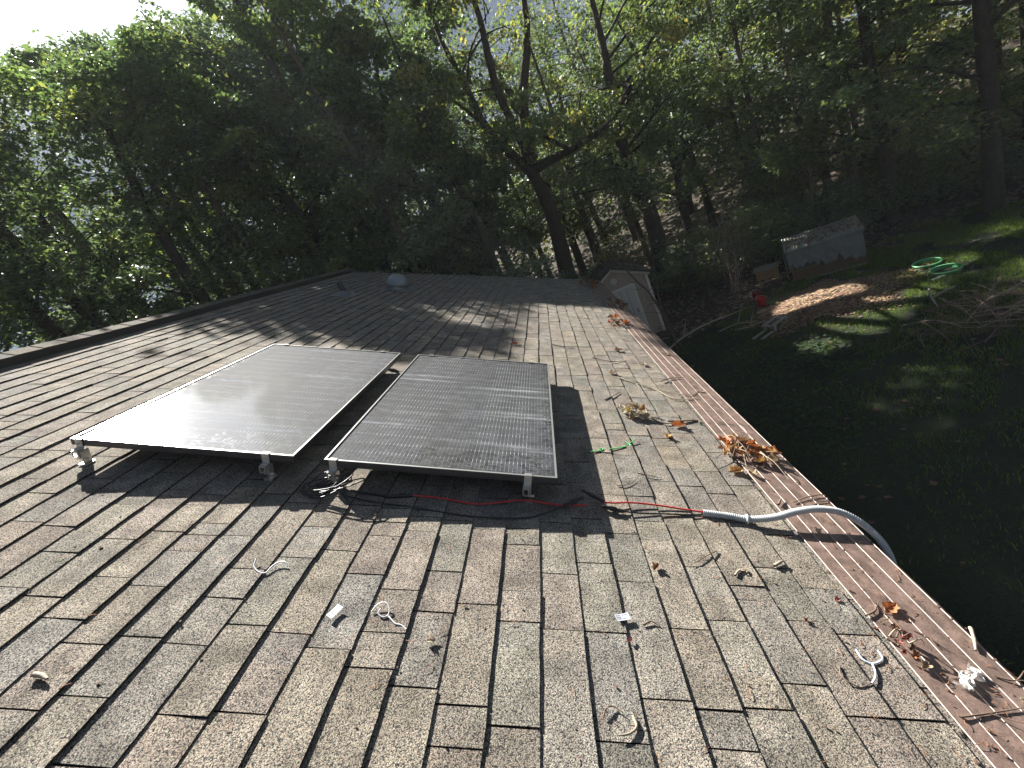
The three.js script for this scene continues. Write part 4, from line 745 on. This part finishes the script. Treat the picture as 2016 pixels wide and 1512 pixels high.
// o: x, z, h, r (crown radius), y0 (crown base), tr (trunk radius), path/limbs (own courses), n, size, pal, bark
function tree(name, label, category, o, group) {
  const r = rng(o.seed), gy = groundY(o.x, o.z), t = thing(name, label, category, V(o.x, gy, o.z), group), wood = [], clumps = [];
  const path = o.path ? o.path.map((p) => V(...p)) : [0, 0.25, 0.5, 0.75, 1].map((k) => V(o.x + (r() - 0.5) * 0.5 * k * 2 + (o.lx || 0) * k, gy - 0.2 + (o.h * 0.93 - gy) * k, o.z + (r() - 0.5) * k + (o.lz || 0) * k));
  if (!o.path) { let top = 1; const c0 = new THREE.CatmullRomCurve3(path, false, 'centripetal'); for (let k = 4; k <= 24 && top === 1; k++) if (inBeam(c0.getPoint(k / 24))) top = (k - 1) / 24; if (top < 1) { const y0 = path[0].y; for (const p of path) p.y = y0 + (p.y - y0) * top; } }
  if (o.path) path.unshift(V(path[0].x + 0.03, gy - 0.2, path[0].z));
  const curve = new THREE.CatmullRomCurve3(path, false, 'centripetal');
  wood.push(taper(path, [o.tr * 1.25, o.tr, o.tr * 0.82, o.tr * 0.6, o.tr * 0.15], 9, 22, 0.12, o.seed));
  for (const l of o.limbs || []) wood.push(taper(l.map((p) => V(...p)), [o.tr * 0.62, o.tr * 0.45, o.tr * 0.28, o.tr * 0.1], 7, 16, 0.1, o.seed + 3));
  const limb = (a, b, rad) => { const m = a.clone().lerp(b, 0.5).add(V((r() - 0.5) * 0.5, 0.35 * r(), (r() - 0.5) * 0.5)); if (!inBeam(b) && !inBeam(m)) wood.push(taper([a, m, b], [rad, rad * 0.6, rad * 0.18], 5, 7)); };
  const src = [curve, ...(o.limbs || []).map((l) => new THREE.CatmullRomCurve3(l.map((p) => V(...p)), false, 'centripetal'))];
  const nl = o.nl || 16;
  for (let k = 0; k < nl; k++) {
    const c = src[Math.floor(r() * src.length)], f = c === curve ? clamp((o.y0 + (o.h - o.y0) * 1.0 * (k + 0.3 + 0.7 * r()) / nl - gy) / (o.h - gy), 0.05, 0.995) : 0.25 + 0.75 * r();
    const a = c.getPoint(f), an = r() * 6.283, q = clamp((a.y - o.y0) / (o.h - o.y0), 0, 1), len = o.r * (0.45 + 0.6 * r()) * (0.55 + 0.9 * Math.sin(Math.PI * clamp(0.22 + 0.7 * q, 0, 1)) * 0.6);
    const e = a.clone().add(V(Math.cos(an) * len, len * (0.15 + 0.45 * r()), Math.sin(an) * len));
    limb(a, e, Math.max(0.012, o.tr * 0.26 * (1.1 - q)));
    const nb = o.nb || 4;
    for (let j = 0; j < nb; j++) {
      const s = a.clone().lerp(e, 0.35 + 0.65 * r()), p = s.clone().add(V(gauss(r) * len * 0.33, gauss(r) * len * 0.22, gauss(r) * len * 0.33));
      if (r() < 0.45) limb(s, p, Math.max(0.007, o.tr * 0.07));
      clumps.push({ p, r: (o.cr || 0.6) * (0.6 + 0.8 * r()), k: 0.4 + r() });
    }
  }
  mesh('trunk', mergeGeometries(wood), o.bark || mBarkDark, t).position.set(-o.x, -gy, -o.z);
  const cg = leavesGeo(clumps, o.n, o.size, PAL[o.pal || 'dark'], r, o.droop ?? 0.6);
  const crown = mesh('crown', cg, mLeafGreen, t); crown.position.set(-o.x, -gy, -o.z); crown.userData.kind = 'stuff';
  return t;
}
tree('maple_tree', 'large maple with a forked dark trunk rising behind the middle of the roof end', 'tree', { seed: 1, x: 0.25, z: -16, h: 14, y0: 6.5, r: 3.6, tr: 0.28, n: 30000, size: 0.12, pal: 'yellow', nl: 34, nb: 5, cr: 0.62, droop: 1.2,
  path: [[0.26, 2.34, -16], [0.47, 3.72, -16], [0.56, 4.98, -16], [0.48, 6.25, -16], [1.07, 8.22, -16.4], [2.0, 9.99, -16.5], [2.6, 12.6, -16.5]],
  limbs: [[[0.47, 6.0, -15.9], [-0.36, 7.81, -15.6], [-0.46, 9.25, -15.6], [-0.61, 10.83, -15.6], [-0.33, 13, -15.6]], [[0.55, 6.15, -15.9], [1.97, 6.14, -15.5], [3.25, 6.32, -15.5], [4.3, 7.0, -15.4]], [[0.52, 6.6, -15.8], [0.4, 8.6, -15.2], [0.7, 10.6, -15.0], [0.6, 12.4, -14.8]]] });
tree('hickory_tree', 'dark leaning trunk standing right behind the small shed', 'tree', { seed: 2, x: 3.62, z: -17, h: 15, y0: 5.6, r: 3.4, tr: 0.26, n: 17000, size: 0.125, pal: 'mid', nl: 22, path: [[3.64, 0.36, -17], [3.88, 2.7, -17], [3.73, 4.84, -17], [3.8, 6.37, -17], [4.11, 8.47, -17], [4.36, 12.2, -17]] });
for (const [x, z, tr, h, y0, b, pal, seed, label] of [
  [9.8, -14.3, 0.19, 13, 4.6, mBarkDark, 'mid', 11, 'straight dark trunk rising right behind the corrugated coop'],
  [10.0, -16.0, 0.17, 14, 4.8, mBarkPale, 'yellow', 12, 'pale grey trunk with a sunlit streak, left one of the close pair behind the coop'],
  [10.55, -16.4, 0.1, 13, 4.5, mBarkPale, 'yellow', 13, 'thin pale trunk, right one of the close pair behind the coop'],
  [10.67, -18.5, 0.15, 14, 4.4, mBarkGrey, 'mid', 14, 'grey trunk farther back, seen between the coop roof and the pale pair'],
  [8.0, -18.4, 0.13, 14, 4.6, mBarkGrey, 'mid', 15, 'slim grey trunk in the bushes left of the coop, the farther of two'],
  [7.95, -17.0, 0.12, 13, 4.4, mBarkGrey, 'mid', 16, 'slim trunk in the bushes left of the coop, the nearer of two'],
  [10.5, -12.0, 0.19, 11, 4.2, mBarkDark, 'mid', 17, 'thickest trunk at the right edge of the yard beside the green rings'],
  [8.3, -15.2, 0.055, 8, 3.4, mBarkPale, 'mid', 18, 'thin pale sapling stem straight above the coop'],
  [13.2, -14.0, 0.16, 13, 4.0, mBarkDark, 'mid', 19, 'dark trunk on the slope past the thick trunk at the right'],
  [12.4, -17.4, 0.12, 12, 3.6, mBarkGrey, 'yellow', 20, 'grey trunk on the leafy slope between the coop trees and the thick trunk'],
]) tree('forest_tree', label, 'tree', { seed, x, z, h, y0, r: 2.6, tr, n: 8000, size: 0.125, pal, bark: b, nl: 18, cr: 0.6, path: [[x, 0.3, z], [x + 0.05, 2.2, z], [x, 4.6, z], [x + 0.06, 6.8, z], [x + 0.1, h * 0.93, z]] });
const regions = [
  ['understory_tree', 'leafy tree of the shaded wood behind the ridge on the sunny side', 'trees behind the ridge', 'dark', 0.12, 15500, [[-11.5, -1.5, 11.5, 2.5], [-11.2, -5.0, 13, 2.5], [-10.6, -8.6, 16.5, 3], [-9.6, -12, 18, 3], [-10.8, -14.6, 18.5, 3], [-11.5, -10.2, 18, 3], [-13.5, -3.6, 15, 2.5], [-13.8, -8, 16.5, 3], [-12.6, -12, 17, 3], [-14.5, -14.5, 18, 3], [-17.5, -10.5, 19, 3], [-16.5, -5.5, 17, 3], [-12.0, -17.5, 18, 3], [-17, -17, 20, 3], [-20, -13.5, 20, 3], [-12.8, 2, 13, 2.5], [-19, -8, 18, 3]]],
  ['tall_tree', 'tall leafy tree rising in the second rank of the wood past the ridge', 'tall trees past the ridge', 'dark', 0.175, 10500, [[-22, -6, 21, 4], [-22.5, -11, 22.5, 4], [-21, -16.5, 23, 4], [-17.5, -20.5, 23, 4], [-24.5, -2, 20, 4], [-26, -15, 25, 4], [-22, -21.5, 25, 4], [-14.5, -22, 23, 4], [-18.5, -25.5, 25, 4], [-11, -21.5, 22, 4], [-27, -9, 24, 4], [-8, -26.5, 20, 5], [-4, -26, 18, 5], [-13.5, -28, 25, 5], [-0.5, -25, 15.5, 4], [3.2, -26, 14, 4], [-6.8, -29.5, 23, 5], [-9.8, -30, 24.5, 5], [-3.2, -30, 21.5, 5], [9.0, -29, 16.5, 4], [12.5, -29.5, 15, 4], [5.6, -30.5, 17.5, 4]], 4.0, 0.9],
  ['understory_tree', 'leafy tree of the wood behind the far end of the roof, left of the maple', 'trees left of the maple', 'dark', 0.145, 20000, [[-7.2, -14.6, 18, 2.5], [-10.2, -18.8, 21, 4], [-12.6, -16.4, 21, 4], [-8.0, -19.8, 20, 4], [-4.4, -14.4, 16.5, 2.5], [-2.0, -14.6, 12.5, 2.2], [-6.2, -16.6, 18, 3], [-8.6, -13.4, 18.5, 3], [-8.8, -17.5, 17, 3], [-5.6, -18.5, 17.5, 3], [-2.6, -18.2, 15, 3], [-9.5, -21.5, 19, 3], [-6.0, -23, 20, 3], [-2.2, -22.5, 16, 3], [-3.2, -16.2, 13, 2.5], [-11, -25, 21, 4]]],
  ['forest_tree', 'leafy tree of the wood between the maple and the coop', 'trees between maple and coop', 'mid', 0.15, 10500, [[2.0, -19.5, 12.5, 2.6], [5.6, -18.8, 11, 2.6], [1.2, -23.5, 14, 3], [4.6, -23.2, 12.5, 3], [7.6, -22.0, 11, 3], [10.2, -22.5, 11, 4], [6.5, -27, 13, 4], [2.5, -28, 14, 4], [-1, -27, 15, 4]]],
  ['forest_tree', 'leafy tree on the wooded slope beyond the right of the yard', 'trees on the slope at the right', 'yellow', 0.15, 9000, [[12.9, -20.5, 14, 3.4], [15.5, -17.6, 13.5, 3.2], [16.2, -21.8, 14, 3.4], [12.6, -25, 15, 3.6], [18.5, -25, 16, 4], [16.0, -13.2, 12.5, 3.2], [19.6, -17.5, 14, 4], [13.6, -11.2, 12, 3.6], [20, -21, 15, 4]]],
];
let treeSeed = 40;
for (const [name, label, group, pal, size, n, list, rad = 3.1, cr = 0.62] of regions) for (const [x, z, h, y0] of list)
  tree(name, label, 'tree', { seed: treeSeed++, x, z, h, y0, r: rad, tr: 0.09 + 0.07 * (treeSeed % 3) / 2 + h * 0.003, n, size, pal: treeSeed % 4 === 0 ? 'mid' : pal, bark: treeSeed % 3 ? mBarkDark : mBarkGrey, nl: 24, nb: 5, cr }, group);
// bushes
function bush(label, o, group) {
  const r = rng(o.seed), gy = groundY(o.x, o.z), t = thing('bush', label, 'bush', V(o.x, gy, o.z), group), wood = [], clumps = [];
  for (let k = 0; k < 16; k++) {
    const a = r() * 6.28, q = Math.sqrt(r()), e = V(Math.cos(a) * q * o.r, o.h * (0.35 + 0.65 * r()) * (1 - 0.35 * q), Math.sin(a) * q * o.r);
    wood.push(taper([V((r() - 0.5) * 0.2, 0, (r() - 0.5) * 0.2), V(e.x * 0.4, e.y * 0.6, e.z * 0.4), e], [0.018, 0.012, 0.004], 5, 6));
    for (let j = 0; j < 3; j++) clumps.push({ p: e.clone().multiplyScalar(0.55 + 0.45 * r()).add(V(o.x + (r() - 0.5) * 0.5, gy + (r() - 0.5) * 0.3, o.z + (r() - 0.5) * 0.5)), r: 0.32 + 0.3 * r(), k: 0.5 + r() });
  }
  mesh('stems', mergeGeometries(wood), mTwig, t);
  const c = mesh('foliage', leavesGeo(clumps, o.n, o.size || 0.1, PAL[o.pal], r, 0.4), mLeafGreen, t); c.position.set(-o.x, -gy, -o.z); c.userData.kind = 'stuff';
}
let bs = 200;
const ORD = ['first', 'second', 'third', 'fourth', 'fifth'];
const rank = (list, k, split) => { const row = list.filter((q) => (q[1] > split) === (list[k][1] > split)).map((q) => q[0] / -q[1]).sort((a, c) => a - c); return (list[k][1] > split ? 'front' : 'back') + ' row, ' + ORD[row.indexOf(list[k][0] / -list[k][1])] + ' from the left'; };
const coopBushes = [[5.2, -15.2, 2.6, 1.2, 5200, 'mid'], [6.6, -15.0, 2.5, 1.2, 5200, 'mid'], [7.9, -14.6, 2.6, 1.1, 5000, 'dark'], [9.2, -15.2, 2.2, 1.1, 4200, 'mid'], [5.9, -17.0, 3.2, 1.3, 5200, 'yellow'], [7.4, -16.6, 3.4, 1.3, 5200, 'mid'], [9.0, -17.6, 3.2, 1.3, 4600, 'mid']];
for (const [i, [x, z, h, r, n, pal]] of coopBushes.entries())
  bush('leafy bush behind the corrugated coop, ' + rank(coopBushes, i, -16), { seed: bs++, x, z, h, r, n, pal }, 'bushes behind the coop');
for (const [x, z, h, r, n, pal] of [[0.6, -15.2, 3.4, 1.1, 4600, 'dark'], [1.9, -16.2, 3.6, 1.1, 4600, 'rust'], [-0.8, -14.8, 4.4, 1.2, 5200, 'dark'], [4.2, -15.8, 2.9, 1.1, 4400, 'dark'], [2.6, -18.0, 4.0, 1.3, 4600, 'mid'], [-2.4, -14.0, 4.6, 1.2, 5200, 'mid'], [-4.2, -13.0, 5.0, 1.2, 5200, 'dark']])
  bush('leafy bush in the thicket behind the shed and the far end of the roof', { seed: bs++, x, z, h, r, n, pal }, 'bushes behind the shed');
const slopeBushes = [[11.2, -14.2, 1.6, 0.9, 2600, 'mid'], [12.2, -12.8, 1.5, 0.9, 2600, 'dark'], [11.6, -16.0, 2.2, 1.1, 3200, 'yellow'], [13.4, -16.2, 2.2, 1.1, 3200, 'yellow'], [14.8, -15.0, 2.0, 1.1, 3000, 'mid'], [12.6, -18.6, 2.6, 1.2, 3400, 'mid'], [15.0, -19.4, 2.8, 1.2, 3400, 'yellow'], [17.4, -17.4, 2.6, 1.2, 3200, 'mid'], [11.6, -10.6, 1.3, 0.8, 2000, 'rust']];
for (const [i, [x, z, h, r, n, pal]] of slopeBushes.entries())
  bush('leafy bush on the brown slope at the right, ' + rank(slopeBushes, i, -15.5), { seed: bs++, x, z, h, r, n, pal }, 'bushes on the slope');
for (const [x, z, h, r, n, pal] of [[-9.6, -9.4, 5.6, 1.3, 6000, 'dark'], [-8.0, -12.4, 5.6, 1.3, 6000, 'dark'], [-6.0, -12.6, 5.4, 1.3, 6000, 'mid'], [-10.4, -6.4, 6.0, 1.3, 6000, 'rust'], [-10.6, -3.4, 6.2, 1.3, 6000, 'dark'], [-10.6, -0.6, 6.0, 1.2, 5000, 'rust']])
  bush('tall leafy bush just past the ridge of the roof', { seed: bs++, x, z, h, r, n, pal }, 'bushes past the ridge');
{ // the far wood that reads as one mass
  const r = rng(303), clumps = [];
  for (let k = 0; k < 900; k++) { const a = lerp(-1.75, 1.15, r()), d = 30 + 16 * r(), y = 14 * Math.pow(r(), 0.8) + (a < -0.3 ? 6 * r() : 0); clumps.push({ p: V(d * Math.sin(a), groundY(d * Math.sin(a), -d * Math.cos(a)) + y, -d * Math.cos(a)), r: 1.3 + r(), k: 1 }); }
  tag(mesh('far_forest', leavesGeo(clumps, 60000, 0.48, PAL.mid, r, 0.5), mLeafGreen, scene), 'far dense wood closing the gaps between the nearer trees', 'forest', null, 'stuff');
}

renderer.render(scene, camera);
